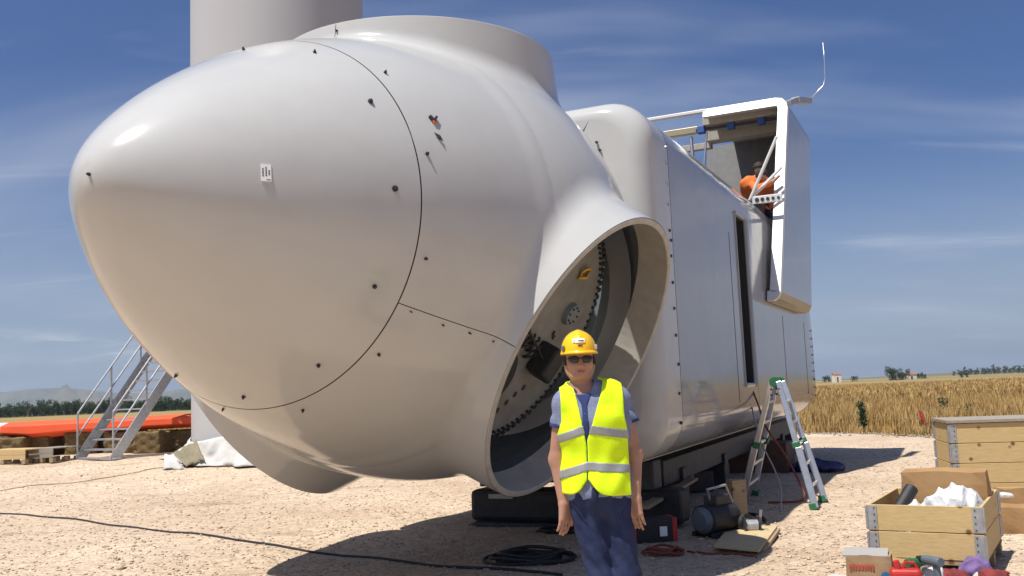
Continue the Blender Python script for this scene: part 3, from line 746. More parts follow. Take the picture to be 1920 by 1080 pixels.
front_st = [(1.48, .80), (1.48, .22)] + [(1.48 + .24 * (1 - math.cos(t)), .22 * (1 - math.sin(t))) for t in np.linspace(.1, math.pi / 2, 9)] + [(2.20, 0)]
cowl = loft(front_st, cap0=False).build('front_cowl', 'white', nac, smooth=True)
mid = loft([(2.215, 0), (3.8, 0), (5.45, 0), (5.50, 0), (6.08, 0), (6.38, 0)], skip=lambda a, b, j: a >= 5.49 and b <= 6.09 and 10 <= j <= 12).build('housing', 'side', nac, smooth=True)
def roof_gap(a, b, j): return a >= 6.6 and b <= 12.1 and 18 <= j <= 26
rearst = [(6.395, 0), (6.7, 0), (8.5, 0), (10.2, 0), (11.5, 0), (12.0, 0), (12.5, .02), (12.85, .10), (13.1, .22), (13.22, .36), (13.26, .6)]
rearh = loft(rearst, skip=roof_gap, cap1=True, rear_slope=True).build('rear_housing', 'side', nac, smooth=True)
for o in (cowl, mid, rearh):
    md = o.modifiers.new('edge', 'EDGE_SPLIT'); md.split_angle = R(50)
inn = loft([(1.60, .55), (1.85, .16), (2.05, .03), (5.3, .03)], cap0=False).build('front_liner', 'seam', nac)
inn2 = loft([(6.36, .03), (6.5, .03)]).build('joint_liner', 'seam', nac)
# door slot: dark opening with a real frame and a depth behind it
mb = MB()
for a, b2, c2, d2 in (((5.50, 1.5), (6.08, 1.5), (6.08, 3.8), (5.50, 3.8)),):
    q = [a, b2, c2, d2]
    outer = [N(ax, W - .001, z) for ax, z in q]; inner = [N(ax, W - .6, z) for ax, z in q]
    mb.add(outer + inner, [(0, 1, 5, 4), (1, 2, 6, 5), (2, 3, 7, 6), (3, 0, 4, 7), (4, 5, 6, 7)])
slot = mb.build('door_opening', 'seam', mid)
mb = MB()
for (a0, z0), (a1, z1) in (((5.5, 1.47), (6.08, 1.47)), ((5.5, 3.83), (6.08, 3.83))): mb.bar(N(a0 - .03, W + .008, z0), N(a1 + .03, W + .008, z1), .05, .05)
mb.bar(N(6.12, W + .01, 1.44), N(6.12, W + .01, 3.86), .09, .06); mb.bar(N(5.48, W + .004, 1.44), N(5.48, W + .004, 3.86), .03, .03)
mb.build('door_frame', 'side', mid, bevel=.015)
# seams and rivet rows on the near side
for ax in (5.05, 8.9, 11.3): mb = MB(); mb.bar(N(ax, W + .0005, 1.25), N(ax, W + .0005, 3.5 if ax < 6 else 2.6), .006, .006); mb.build('panel_seam', 'seam', mid if ax < 6 else rearh)
for i, z in enumerate((1.12, 1.42, 1.72, 2.02, 2.30, 2.57, 2.85, 3.02, 3.12, 3.4, 3.62, 3.85, 4.02)):
    mb = MB(); p_ = N(2.10 + (.03 if i % 5 == 2 else 0), W, z); nn = Vector(rh); mb.cyl(p_ - nn * .005, p_ + nn * .016, .019, .015, 8); mb.build('rivet', 'bolt' if i < 9 else 'boltlight', cowl)
for i in range(9):
    mb = MB(); p_ = N(12.2, W - .005, 1.2 + i * .16); nn = Vector(rh); mb.cyl(p_, p_ + nn * .02, .018, .015, 6); mb.build('rivet', 'bolt', rearh)
# bolts on the front face that follow the spinner edge
for i, a in enumerate(np.linspace(.12, 1.10, 22)):
    if i % 4 == 3: continue
    mb = MB(); rr = 1.80 + .03 * (i % 2); p_ = N(1.47, rr * math.cos(a) * .93, C[2] + .1 + rr * math.sin(a)); nn = -Vector(bh)
    if rr * math.cos(a) * .93 < W - .42 and C[2] + .1 + rr * math.sin(a) < ZT - .42: mb.cyl(p_, p_ + nn * .03, .016, .012, 6); mb.build('rivet', 'bolt', cowl)
# bottom trim
mb = MB(); mb.tube([N(ax, W - .42, z_low(ax) + .0) for ax in np.linspace(1.7, 12.7, 24)], .018, 6); mb.build('bottom_seam', 'hoodwhite', mid)

# ---- open roof hood
def h_front(z): return 7.45 + (z - 2.72) * .50      # the hatch is cut on a slant
def h_rear(z): return 10.85 + (z - 2.72) * .29
hood_path = [(1.82, 2.74), (1.92, 2.74), (1.99, 2.78), (2.03, 2.88), (2.045, 3.6), (2.065, 4.6), (2.085, 5.6), (2.10, 6.22), (2.075, 6.34), (2.0, 6.43), (1.88, 6.46), (.60, 6.46)]
def offset_path(path, d):
    P2 = [np.array(p) for p in path]; out = []
    for i in range(len(P2)):
        a = P2[max(i - 1, 0)]; b = P2[min(i + 1, len(P2) - 1)]; t = (b - a) / np.linalg.norm(b - a)
        out.append(tuple(P2[i] + d * np.array([-t[1], t[0]])))
    return out
inner = offset_path(hood_path, .17); outer = hood_path; skin = offset_path(hood_path, .05)
def sweep(rows, closed_ends=True):
    vs, fs = [], []
    for r_ in rows: vs += r_
    for i in range(len(rows) - 1):
        for q in range(4): fs.append((i * 4 + q, i * 4 + (q + 1) % 4, (i + 1) * 4 + (q + 1) % 4, (i + 1) * 4 + q))
    fs += [(0, 3, 2, 1), tuple(len(vs) - 4 + q for q in range(4))]
    return MB().add(vs, fs)
hood_rim = sweep([[N(h_front(oz) - .04, ol, oz), N(h_front(iz) - .04, il, iz), N(h_front(iz) + .10, il, iz), N(h_front(oz) + .10, ol, oz)] for (ol, oz), (il, iz) in zip(outer, inner)]).build('hood_rim', 'hoodwhite', nac, bevel=.012)
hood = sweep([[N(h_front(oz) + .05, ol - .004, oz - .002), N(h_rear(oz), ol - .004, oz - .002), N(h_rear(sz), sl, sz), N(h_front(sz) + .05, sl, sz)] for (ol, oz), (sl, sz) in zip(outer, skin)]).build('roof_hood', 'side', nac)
m_ = [N(h_rear(z) - .03, l, z) for l, z in skin] + [N(h_rear(6.41) - .03, .05, 6.41), N(h_rear(4.0) - .03, .0, 4.0), N(h_rear(2.9) - .03, 1.6, 2.9)]
mb = MB(); mb.add(m_ + [q + Vector(bh) * .04 for q in m_], [tuple(range(len(m_))), tuple(range(len(m_), 2 * len(m_)))[::-1]] + [(i, (i + 1) % len(m_), len(m_) + (i + 1) % len(m_), len(m_) + i) for i in range(len(m_))])
mb.build('hood_back', 'hoodin', hood)
xt = h_front(6.43)
mb = MB(); mb.bar(N(xt, .65, 6.43), N(xt, -.8, 6.43), .10, .06); mb.build('hood_crossbar', 'hoodwhite', nac, bevel=.01)
mb = MB(); mb.bar(N(xt + .55, 2.05, 6.32), N(xt + .55, .5, 6.32), .5, .14); mb.build('ceiling_beam', 'rim', hood, bevel=.01)
mb = MB(); mb.bar(N(xt + 1.1, 2.05, 6.24), N(xt + 1.1, .4, 6.24), .3, .26); mb.build('ceiling_beam', 'rim', hood, bevel=.01)
mb = MB(); mb.bar(N(xt + .40, 2.05, 6.20), N(xt + .40, .35, 6.20), .05, .05); mb.build('slide_bar', 'bolt', hood)
for lat in (.45, 1.0, 1.55):
    mb = MB(); mb.box(N(xt + .40, lat, 6.20), (.14, .12, .15), Matrix.Rotation(-PHI, 3, 'Z')); mb.build('clamp', 'bluetape', hood, bevel=.02)
for lat0, lat1, z_, ax_ in ((.5, -.85, 6.26, xt + .6), (.45, -.85, 6.08, xt + 1.2)):
    mb = MB(); mb.bar(N(ax_, lat0, z_), N(ax_, lat1, z_), .14, .12); mb.build('guide_rail', 'yellowish' if z_ > 6.2 else 'rim', nac, bevel=.008)
for ax_, z_ in ((xt, 6.43), (xt + .6, 6.26), (xt + 1.2, 6.08)):
    mb = MB(); mb.bar(N(ax_, -.78, 4.3), N(ax_, -.78, z_ - .05), .07, .07); mb.build('rail_post', 'steel', nac)
mb = MB(); mb.cyl(N(9.9, .20, 6.15), N(9.9, .25, 4.3), .035, n=8); mb.build('prop_rod', 'alu', nac); mb = MB(); mb.cyl(N(9.7, .55, 6.15), N(9.8, .30, 4.6), .02, n=8); mb.build('prop_rod', 'alu', nac)
mb = MB(); mb.cyl(N(8.0, 1.57, 4.47), N(8.0, 2.06, 5.44), .026, n=8); mb.build('gas_strut', 'hoodwhite', hood); mb = MB(); mb.cyl(N(8.0, 1.55, 4.45), N(8.25, 2.06, 4.98), .026, n=8); mb.build('gas_strut', 'hoodwhite', hood)
# perforated bracket and machinery inside
mb = MB(); mb.bar(N(8.0, 1.60, 4.44), N(8.0, 2.08, 4.44), .03, .13); brk = mb.build('perforated_bracket', 'hoodwhite', nac, bevel=.01)
for i in range(5):
    p_ = N(7.98, 1.68 + i * .085, 4.44); mb = MB(); mb.cyl(p_ + Vector(bh) * .03, p_ - Vector(bh) * .004, .034 - .003 * i, n=14); mb.build('hole', 'seam', brk)
for i in range(9): mb = MB(); mb.box(N(8.1 + .25 * (i % 4), 1.25 + .045 * i, 4.16 + .05 * (i % 3)), (.22, .2, .26), Matrix.Rotation(.4 * i, 3, 'Z')); mb.build('machine_part', 'darksteel', nac, bevel=.03)
mb = MB(); mb.box(N(9.3, .6, 3.5), (1.6, 2.4, 1.0), Matrix.Rotation(-PHI, 3, 'Z')); mb.build('gearbox', 'darksteel', nac, bevel=.03)
mb = MB(); mb.box(N(9.6, 0, 2.2), (3.2, 6.4, .06), Matrix.Rotation(-PHI, 3, 'Z')); mb.build('inner_floor', 'steel', nac)
# antenna bracket on the hood
v0 = N(9.7, 2.04, 6.44); v1 = N(10.0, 2.13, 6.56); v2 = N(10.9, 2.24, 6.76)
mb = MB(); mb.bar(v0, v1, .12, .10); mb.bar(v1, v2, .16, .12); brkt = mb.build('antenna_bracket', 'steel', nac, bevel=.01)
a0 = v2; yy = a0.y
pts = [a0, at_depth(1537, 167, yy), at_depth(1544, 160, yy), at_depth(1547, 146, yy), at_depth(1546, 115, yy), at_depth(1543, 80, yy)]
mb = MB(); mb.tube(pts, .011, 5); mb.build('whip_antenna', 'alu', brkt, smooth=True)

# ------------------------------------------------------------------ tower with base sheeting
tc0 = at_depth(532, 700, 22.2); TX, TY = tc0.x, 22.2
tw = thing('turbine_tower', 'tall pale grey steel tower section standing behind the nose', 'tower', (TX, TY, float(gz(TX, TY))))
mb = MB(); n_ = 96; vs, fs = [], []; zb = float(gz(TX, TY)); levels = [(zb - .1, 2.03), (zb + 5, 2.03), (zb + 12, 2.0), (zb + 22, 1.97)]
for z, rr in levels:
    for i in range(n_): t = 2 * math.pi * i / n_; vs.append((TX + rr * math.cos(t), TY + rr * math.sin(t), z))
for k in range(len(levels) - 1):
    for i in range(n_): fs.append((k * n_ + i, k * n_ + (i + 1) % n_, (k + 1) * n_ + (i + 1) % n_, (k + 1) * n_ + i))
mb.add(vs, fs); sh = mb.build('tower_shell', 'towerpaint', tw, smooth=True)
mb = MB(); mb.cyl((TX, TY, zb + 21.9), (TX, TY, zb + 22.1), 2.02, n=64); mb.build('top_flange', 'steel', tw)
# white sheeting around the foot
vs, fs = [], []; prof_ = [(2.05, .50), (2.08, .44), (2.13, .33), (2.20, .20), (2.30, .08), (2.42, .03), (2.52, .015)]
n_ = 220; r3 = np.random.default_rng(11); ph = r3.random(8) * 6.28
for i in range(n_):
    t = 2 * math.pi * i / n_
    for j, (rr, hh) in enumerate(prof_):
        wv = .03 * math.sin(t * 21 + ph[0] + j * .8) + .045 * math.sin(t * 9 + ph[1] - j * 1.1) + .03 * math.sin(t * 33 + j * 1.7 + ph[2])
        k_ = [0, .3, .8, 1, 1.3, 1.6, 2.2][j]
        hz = hh * (1 + .25 * math.sin(3 * t + ph[3]) * (j < 5)) + (.05 * max(0, math.sin(t * 17 + ph[4] + j)) if 2 <= j <= 5 else 0)
        vs.append((TX + (rr + wv * k_) * math.cos(t), TY + (rr + wv * k_) * math.sin(t), float(gz(TX + rr * math.cos(t), TY + rr * math.sin(t))) + .02 + hz))
m_ = len(prof_)
for i in range(n_):
    for j in range(m_ - 1): fs.append((i * m_ + j, ((i + 1) % n_) * m_ + j, ((i + 1) % n_) * m_ + j + 1, i * m_ + j + 1))
mb = MB(); mb.add(vs, fs); o = mb.build('base_sheeting', 'fabric', None, smooth=True); md = o.modifiers.new('t', 'SOLIDIFY'); md.thickness = .012
tag(o, 'crumpled white sheeting wrapped around the foot of the tower', 'sheeting')
# folded flap standing up at the left of the tower foot
fl = [gp(372, 822), gp(340, 850), gp(322, 870)]
base_l = gp(352, 876); base_r = gp(384, 872)
def fan_sheet(name, pts_top, pts_bot, m, label, cat, rows=6, wob=.03):
    vs, fs = [], []; n_ = len(pts_top)
    for i in range(n_):
        for j in range(rows + 1):
            t = j / rows; p_ = pts_top[i].lerp(pts_bot[i], t); vs.append(p_ + Vector((0, wob * math.sin(i * 2.1 + t * 3), wob * .6 * math.sin(i * 1.7 + t * 5))))
    for i in range(n_ - 1):
        for j in range(rows): a = i * (rows + 1) + j; fs.append((a, a + rows + 1, a + rows + 2, a + 1))
    mb = MB(); mb.add(vs, fs); o = mb.build(name, m, None, smooth=True); md = o.modifiers.new('t', 'SOLIDIFY'); md.thickness = .01
    return tag(o, label, cat)
Y0 = gp(360, 876).y
top = [at_depth(319 + i * 6.2, 851 - i * 3.3 + 3 * (i % 2), Y0 + .25 + .12 * (i % 2)) for i in range(9)]
bot = [at_depth(350 + i * 4.3, 874 - i * 1.3, Y0 - .12 + .1 * (i % 2)) for i in range(9)]
fan_sheet('tarpaulin_flap', top, bot, 'tarpdark', 'olive brown tarpaulin flap folded up beside the tower foot', 'tarpaulin')
top = [at_depth(308 + i * 4, 852 + 2 * (i % 2), Y0 + .1) for i in range(6)]; bot = [at_depth(305 + i * 8, 880 - (i % 2), Y0 - .25) for i in range(6)]
fan_sheet('white_sheet', top, bot, 'fabric', 'small white sheet lying against the olive tarpaulin flap', 'sheet', wob=.04)

# ------------------------------------------------------------------ steel staircase
st0 = gp(150, 861)
STY = st0.y; Hd = Vector((.53, .85, 0)).normalized(); Wd = Vector((.85, -.53, 0)).normalized()
stair = thing('steel_staircase', 'galvanised steel staircase with handrails climbing towards the tower', 'staircase', st0)
WID = 1.28; RISE, NST = .225, 15; RUN = .225 * .80
def SP(i, w, dz=0): return st0 + Hd * (RUN * i) + Wd * w + Vector((0, 0, RISE * i + dz))
for w in (0, WID):
    mb = MB(); mb.bar(SP(-.2, w, .02), SP(NST, w, .08), .035, .24); mb.build('stringer', 'steel', stair)
for i in range(1, NST + 1):
    mb = MB(); mb.box(SP(i, WID / 2, -.02), (WID - .05, .22, .035), Matrix((Wd, Hd, Vector((0, 0, 1)))).transposed()); mb.build('tread', 'steel', stair)
for w in (-.02, WID + .02):
    for i in (-.3, 4.6, 9.2, 13.6):
        mb = MB(); mb.cyl(SP(i, w, -.02 if i > 0 else .05), SP(i, w, 1.12), .024, n=8); mb.build('handrail_post', 'steel', stair)
    for dz in (1.12, .60):
        mb = MB(); mb.cyl(SP(-.3, w, dz), SP(NST, w, dz), .022, n=8); mb.build('handrail', 'steel', stair)
mb = MB(); mb.box(st0 + Wd * (WID / 2) + Vector((0, 0, .02)), (WID + .25, .18, .04), Matrix((Wd, Hd, Vector((0, 0, 1)))).transposed()); mb.build('foot_plate', 'steel', stair)
# landing behind the nose
lp = SP(NST, WID / 2, 0)
mb = MB(); mb.box(lp + Hd * .5, (WID + .1, 1.0, .06), Matrix((Wd, Hd, Vector((0, 0, 1)))).transposed()); mb.build('landing', 'steel', stair)
for w in (0, WID):
    mb = MB(); q = SP(NST, w, 0) + Hd * .9; mb.cyl(q, Vector((q.x, q.y, float(gz(q.x, q.y)))), .035, n=8); mb.build('landing_leg', 'steel', stair)

# ------------------------------------------------------------------ orange tipped blade lying on straw bales
def blade_loft(stations, n_=8):
    mb = MB(); vs, fs = [], []
    for (x, y, z, ch, th) in stations:
        for i in range(n_):
            t = 2 * math.pi * i / n_ + .35
            cx = math.cos(t); vs.append((x, y + ch / 2 * cx, z + th / 2 * math.sin(t) * (1 - .35 * cx)))
    for k in range(len(stations) - 1):
        for i in range(n_): fs.append((k * n_ + i, k * n_ + (i + 1) % n_, (k + 1) * n_ + (i + 1) % n_, (k + 1) * n_ + i))
    fs += [tuple(range(n_ - 1, -1, -1)), tuple(range((len(stations) - 1) * n_, len(stations) * n_))]
    mb.add(vs, fs); return mb
YB = 25.0
def bl_st(px, y0, y1, ch):
    a, b2 = at_depth(px, y0, YB), at_depth(px, y1, YB); return (a.x, YB, (a.z + b2.z) / 2, ch, a.z - b2.z)
blade = thing('turbine_blade', 'long rotor blade with orange red outer part lying on straw bales', 'rotor blade', (at_depth(150, 800, YB).x, YB, 1.0))
blade_loft([bl_st(26, 792, 817, 1.45), bl_st(80, 789, 821, 1.4), bl_st(160, 786, 812, 1.3), bl_st(260, 781, 806, 1.2), bl_st(380, 775, 799, 1.05), bl_st(520, 769, 790, .85), bl_st(640, 765, 781, .55), bl_st(690, 765, 775, .2)]).build('orange_tip', 'orange', blade, bevel=.03)
blade_loft([bl_st(-420, 800, 850, 2.0), bl_st(-200, 798, 835, 1.8), bl_st(-60, 795, 824, 1.6), bl_st(26, 792.5, 816.5, 1.44)]).build('white_root', 'hoodwhite', blade, bevel=.03)
def make_bale(seed):
    r4 = np.random.default_rng(seed); ph = r4.random(9) * 6.28
    def f(P):
        q = np.abs(P - np.array([0, 0, .37])) - np.array([.36, .45, .34])
        d = np.linalg.norm(np.maximum(q, 0), axis=1) + np.minimum(q.max(1), 0) - .05
        for i in range(3): d += (.012, .008, .006)[i] * np.sin(P[:, 0] * (14, 31, 55)[i] + ph[i]) * np.sin(P[:, 1] * (17, 29, 50)[i] + ph[i + 3]) * np.sin(P[:, 2] * (19, 35, 61)[i] + ph[i + 6]) * 2
        return d
    v, f_ = surface_net(f, (-.5, -.6, -.1), (.5, .6, .9), .045, refine=1); return mesh_np('straw_bale', v, f_)
bale_me = [make_bale(i) for i in range(3)]
bale_lab = ('straw bale under the white part of the blade, behind the yellowish crate', 'straw bale behind the low grey crate', 'straw bale seen through the lower steps of the staircase', 'straw bale just right of the lower staircase', 'straw bale between the staircase and the tarpaulin flap', 'straw bale right behind the olive tarpaulin flap')
for i, (px, yy, sc, a) in enumerate(((25, 24.6, 1.05, .1), (82, 25.1, .98, -.1), (160, 25.0, .95, .2), (238, 25.0, 1.0, .05), (296, 24.7, 1.0, -.15), (350, 25.1, .98, .1))):
    p_ = at_depth(px, 840, yy); o = link('straw_bale', bale_me[i % 3], 'straw', smooth=True)
    gzv = float(gz(p_.x, yy)); top_z = at_depth(px, 820 if px < 120 else 807, yy).z
    o.location = (p_.x, yy, gzv - .02); o.rotation_euler = (0, 0, a); o.scale = (sc, sc, min(1.0, max(.7, (top_z - gzv) / .76)))
    tag(o, bale_lab[i], 'straw bale', 'straw bales under the blade')
# pallets with boards left of the stairs
def low_pallet(px0, px1, py, m1, label):
    a, b2 = gp(px0, py), gp(px1, py); d = (b2 - a); d.z = 0; L = d.length; d.normalize(); pr = Vector((-d.y, d.x, 0)); z0 = a.z
    t = thing('pallet_crate', label, 'crate', (a + b2) / 2)
    for k in range(3):
        for s in (0, .5, 1):
            mb = MB(); c = a + d * (.05 + s * (L - .1)) + pr * (.06 + k * .36); mb.box((c.x, c.y, z0 + .05), (.10, .10, .10), Matrix((d, pr, Vector((0, 0, 1)))).transposed()); mb.build('block', 'pineold', t)
    rot = Matrix((d, pr, Vector((0, 0, 1)))).transposed()
    for k in range(2):
        mb = MB(); c = a + d * (L / 2) + pr * .02; mb.box((c.x, c.y, z0 + .155 + .10 * k), (L, .022, .094), rot); mb.build('plank', m1, t)
    for k in range(5):
        mb = MB(); c = a + d * (L / 2) + pr * (.09 + k * .17); mb.box((c.x, c.y, z0 + .312), (L, .15, .02), rot); mb.build('plank', m1, t)
    return t
low_pallet(-40, 46, 872, 'pine', 'low yellowish wooden crate on blocks near the straw bales')
low_pallet(53, 98, 868, 'pinegrey', 'low grey wooden crate on blocks beside the steel staircase')

# ------------------------------------------------------------------ cables on the ground
def ground_cable(name, pix, rad, m, label, group=None, wob=.02):
    pts = [gp(*q) for q in pix]; dense = []
    for i in range(len(pts) - 1):
        p0, p1, p2, p3 = pts[max(i - 1, 0)], pts[i], pts[i + 1], pts[min(i + 2, len(pts) - 1)]
        for k in range(14):
            t = k / 14; q = .5 * (2 * p1 + (p2 - p0) * t + (2 * p0 - 5 * p1 + 4 * p2 - p3) * t * t + (3 * p1 - p0 - 3 * p2 + p3) * t ** 3)
            q = q + Vector((0, wob * math.sin(i * 3.1 + k * .9), 0)); dense.append(Vector((q.x, q.y, float(gz(q.x, q.y) + und(q.x, q.y)) + rad * .8)))
    mb = MB(); mb.tube(dense, rad, 7); o = mb.build(name, m, None, smooth=True); return tag(o, label, 'cable', group)
ground_cable('power_cable', [(-60, 957), (0, 962), (150, 976), (300, 994), (440, 1013), (560, 1029), (700, 1045), (820, 1062), (930, 1071), (1060, 1079)], .013, 'black', 'long black cable stretched across the sunlit gravel into the shadow', wob=.006)
ground_cable('thin_cable', [(-60, 930), (0, 921), (60, 913), (150, 904), (240, 888), (290, 879), (335, 876)], .009, 'pineold', 'thin brown cord lying on gravel towards the tower foot')
def coil(name, px, py, r_, loops, rad, m, label, sq=1.0):
    c = gp(px, py); pts = []
    r5 = np.random.default_rng(int(px))
    for i in range(loops * 28):
        t = i * 2 * math.pi / 28; lp_ = i // 28
        rr = r_ * (1 - .10 * lp_ + .06 * math.sin(t * .37 + lp_ * 2)); pts.append(Vector((c.x + rr * math.cos(t) + .05 * math.sin(lp_ * 2.2), c.y + sq * rr * math.sin(t) + .04 * math.cos(lp_ * 1.7), c.z + rad + rad * 1.3 * (lp_ % 4) + .01 * math.sin(t * 3 + lp_))))
    mb = MB(); mb.tube(pts, rad, 6); return tag(mb.build(name, m, None, smooth=True), label, 'cable')
coil('cable_coil', 995, 1052, .40, 6, .016, 'black', 'large loose coil of black cable in the shade beneath the nacelle', .75)
coil('cable_coil', 1052, 1000, .24, 3, .014, 'black', 'small coil of black cable beside the dark support beam', .8)
coil('cable_coil', 1243, 1040, .17, 5, .012, 'cablered', 'coil of dark red hose on shaded gravel', .8)
ground_cable('red_hose', [(1290, 1035), (1330, 1038), (1380, 1040), (1420, 1047)], .011, 'cablered', 'dark red hose running from its coil to the plywood sheet')

# ------------------------------------------------------------------ supports under the nacelle
def NG(ax, lat, z): return N(ax, lat, z)
rotN = Matrix((Vector(rh), Vector(bh), Vector((0, 0, 1)))).transposed()
sup = thing('support_beam', 'thick black transverse beam carrying the front of the nacelle', 'beam', N(2.5, .3, 0))
mb = MB(); mb.box(N(2.6, .42, .22), (2.5, .42, .36), rotN); mb.build('beam_body', 'black', sup, bevel=.06)
mb = MB(); mb.box(N(2.55, .42, .025), (2.3, .6, .05), rotN); mb.build('ground_mat', 'darksteel', sup, bevel=.01)
for l in (-.4, 1.2):
    mb = MB(); mb.box(N(2.6, l, .55), (.35, .3, .32), rotN); mb.build('saddle', 'darksteel', sup, bevel=.02)
mb = MB(); mb.box(N(2.375, -.42, .33), (.30, .02, .05), rotN); mb.build('label_plate', 'rim', sup)
fr = thing('transport_frame', 'dark steel transport frame under the rear of the nacelle', 'frame', N(8, 0, 0))
for l in (-1.1, 1.1):
    mb = MB(); mb.bar(N(3.4, l, .48), N(13, l, .60), .22, .30); mb.build('side_rail', 'darksteel', fr, bevel=.01)
for ax in (4.2, 6.5, 9.0, 11.5, 12.8):
    mb = MB(); mb.bar(N(ax, -1.25, .40), N(ax, 1.25, .40), .2, .18); mb.build('cross_beam', 'darksteel', fr, bevel=.01)
    for l in (-1.1, 1.1):
        mb = MB(); mb.box(N(ax, l, .17), (.3, .3, .34), rotN); mb.build('foot', 'darksteel', fr, bevel=.01)
# planks, sacks, pump, motor and tool boxes in the shade
def at_g(px, py): return gp(px, py)
for i, (pa, pb, w_, label) in enumerate((((1190, 948), (1290, 893), .16, 'long weathered plank lying on blocks in the nacelle shade'), ((1205, 952), (1300, 898), .12, 'narrow plank alongside the long weathered plank in the shade'))):
    a = gp(*pa, .28 + .03 * i); b2 = gp(*pb, .30 + .03 * i); mb = MB(); mb.bar(a, b2, w_, .035); tag(mb.build('plank', 'pineold', None, bevel=.004), label, 'plank')
for px, py, label in ((1215, 965, 'timber block under the near end of the weathered planks'), (1295, 915, 'timber block under the far end of the weathered planks')):
    c = gp(px, py + 8); mb = MB(); mb.box((c.x, c.y + .1, .125), (.30, .30, .25), Matrix.Rotation(.3, 3, 'Z')); tag(mb.build('timber_block', 'pineold', None, bevel=.01), label, 'timber block')
c = gp(1300, 925); mb = MB(); mb.box((c.x, c.y + .2, .15), (.55, .4, .30), Matrix.Rotation(.35, 3, 'Z')); mbx = mb.build('tool_case', 'black', None, bevel=.03); tag(mbx, 'black tool case under the white bag in the shade', 'tool case')
mb = MB(); mb.tube([Vector((c.x - .08, c.y + .02, .30)), Vector((c.x - .05, c.y, .335)), Vector((c.x + .08, c.y + .04, .335)), Vector((c.x + .1, c.y + .06, .30))], .012, 6); mb.build('handle', 'greyplastic', mbx)
def lump(name, c, rad, m, label, cat, seed=0, res=.02, amp=.02, freq=20, parent=None, group=None, n=3, crease=0):
    r6 = np.random.default_rng(seed); S = SDF()
    for i in range(n): S.ell((r6.uniform(-.4, .4) * rad[0], r6.uniform(-.4, .4) * rad[1], rad[2] * r6.uniform(.6, .95)), np.array(rad) * r6.uniform(.6, .95), k=.05)
    ph = r6.random(6) * 6.28; rdir = r6.normal(size=(5, 3)); rdir /= np.linalg.norm(rdir, axis=1)[:, None]
    def f(P):
        d = S(P) + amp * (np.sin(P[:, 0] * freq + ph[0] + 2 * np.sin(P[:, 1] * freq * .6)) * np.sin(P[:, 1] * freq * 1.1 + ph[1]) + .6 * np.sin(P[:, 2] * freq * 1.6 + ph[2] + 3 * np.sin(P[:, 0] * freq * .5)))
        if crease:
            for i in range(5):
                u = rdir[i]; d = d + crease * np.abs(np.sin(P @ u * freq * (.7 + .25 * i) + ph[i] + 1.3 * np.sin(P @ rdir[(i + 2) % 5] * freq * .5))) - crease * .6
        return np.maximum(d, .002 - P[:, 2])
    ext = np.array(rad) * 1.6 + .05
    v, f_ = surface_net(f, (-ext[0], -ext[1], -.03), (ext[0], ext[1], ext[2] * 1.7), res, refine=1)
    o = link(name, mesh_np(name, v, f_), m, parent, smooth=True); o.location = c
    if label: tag(o, label, cat, group)
    return o
lump('white_bag', (c.x, c.y + .2, .30), (.15, .12, .10), 'plastic', 'crumpled white bag on top of the black tool case', 'bag', 4)
# motor / compressor
c = gp(1325, 1008)
mo = thing('compressor', 'black wheeled compressor with round motor standing in the shade', 'compressor', c)
e1 = Vector((.75, .66, 0)).normalized(); e2 = Vector((e1.y, -e1.x, 0))
mb = MB(); mb.cyl(c + Vector((0, 0, .17)) - e1 * .05, c + Vector((0, 0, .17)) + e1 * .40, .15, n=24); mb.build('motor_body', 'black', mo, bevel=.02)
mb = MB(); mb.cyl(c + Vector((0, 0, .17)) - e1 * .11, c + Vector((0, 0, .17)) - e1 * .05, .09, .13, 24); mb.build('fan_cover', 'greyplastic', mo)
mb = MB(); mb.box(c + e1 * .2 + Vector((0, 0, .35)), (.24, .16, .10), Matrix((e1, e2, Vector((0, 0, 1)))).transposed()); mb.build('terminal_box', 'darksteel', mo, bevel=.015)
for s in (-1, 1):
    mb = MB(); mb.bar(c - e1 * .05 + e2 * .12 * s + Vector((0, 0, .03)), c + e1 * .45 + e2 * .12 * s + Vector((0, 0, .03)), .04, .05); mb.build('skid', 'darksteel', mo)
    mb = MB(); p_ = c + e1 * .42 + e2 * .17 * s + Vector((0, 0, .10)); mb.cyl(p_ - e2 * .02, p_ + e2 * .02, .10, n=18); wh = mb.build('wheel', 'black', mo); mb = MB(); mb.cyl(p_ - e2 * .024, p_ + e2 * .024, .05, n=14); mb.build('rim', 'steel', wh)
mb = MB(); mb.tube([c + e1 * .1 + Vector((0, 0, .33)), c + e1 * .05 + Vector((0, 0, .46)), c + e1 * .35 + Vector((0, 0, .48)), c + e1 * .45 + Vector((0, 0, .3))], .014, 7); mb.build('carry_handle', 'steel', mo)
c = gp(1225, 1020)
tb = thing('tool_box', 'red and black tool box in the shade behind the red hose', 'tool box', c)
mb = MB(); mb.box(c + Vector((0, .1, .12)), (.42, .24, .24), Matrix.Rotation(.15, 3, 'Z')); mb.build('box_body', 'black', tb, bevel=.02)
for s in (-1, 1): mb = MB(); mb.box(c + Vector((.20 * s, .1 + .03 * s, .12)), (.05, .25, .245), Matrix.Rotation(.15, 3, 'Z')); mb.build('end_cap', 'red', tb, bevel=.01)
mb = MB(); mb.box(c + Vector((.1, -.03, .12)), (.07, .02, .09), Matrix.Rotation(.15, 3, 'Z')); mb.build('white_label', 'sticker', tb)
c = gp(1385, 985); mb = MB(); mb.box((c.x, c.y, .24), (.16, .16, .48), Matrix.Rotation(.2, 3, 'Z')); tag(mb.build('timber_post', 'pineold', None, bevel=.008), 'short upright timber post beside the ladder foot', 'timber post')
c = gp(1410, 1003); g0 = thing('hand_winch', 'small dark winch with bright drum beside the plywood sheet', 'winch', c)
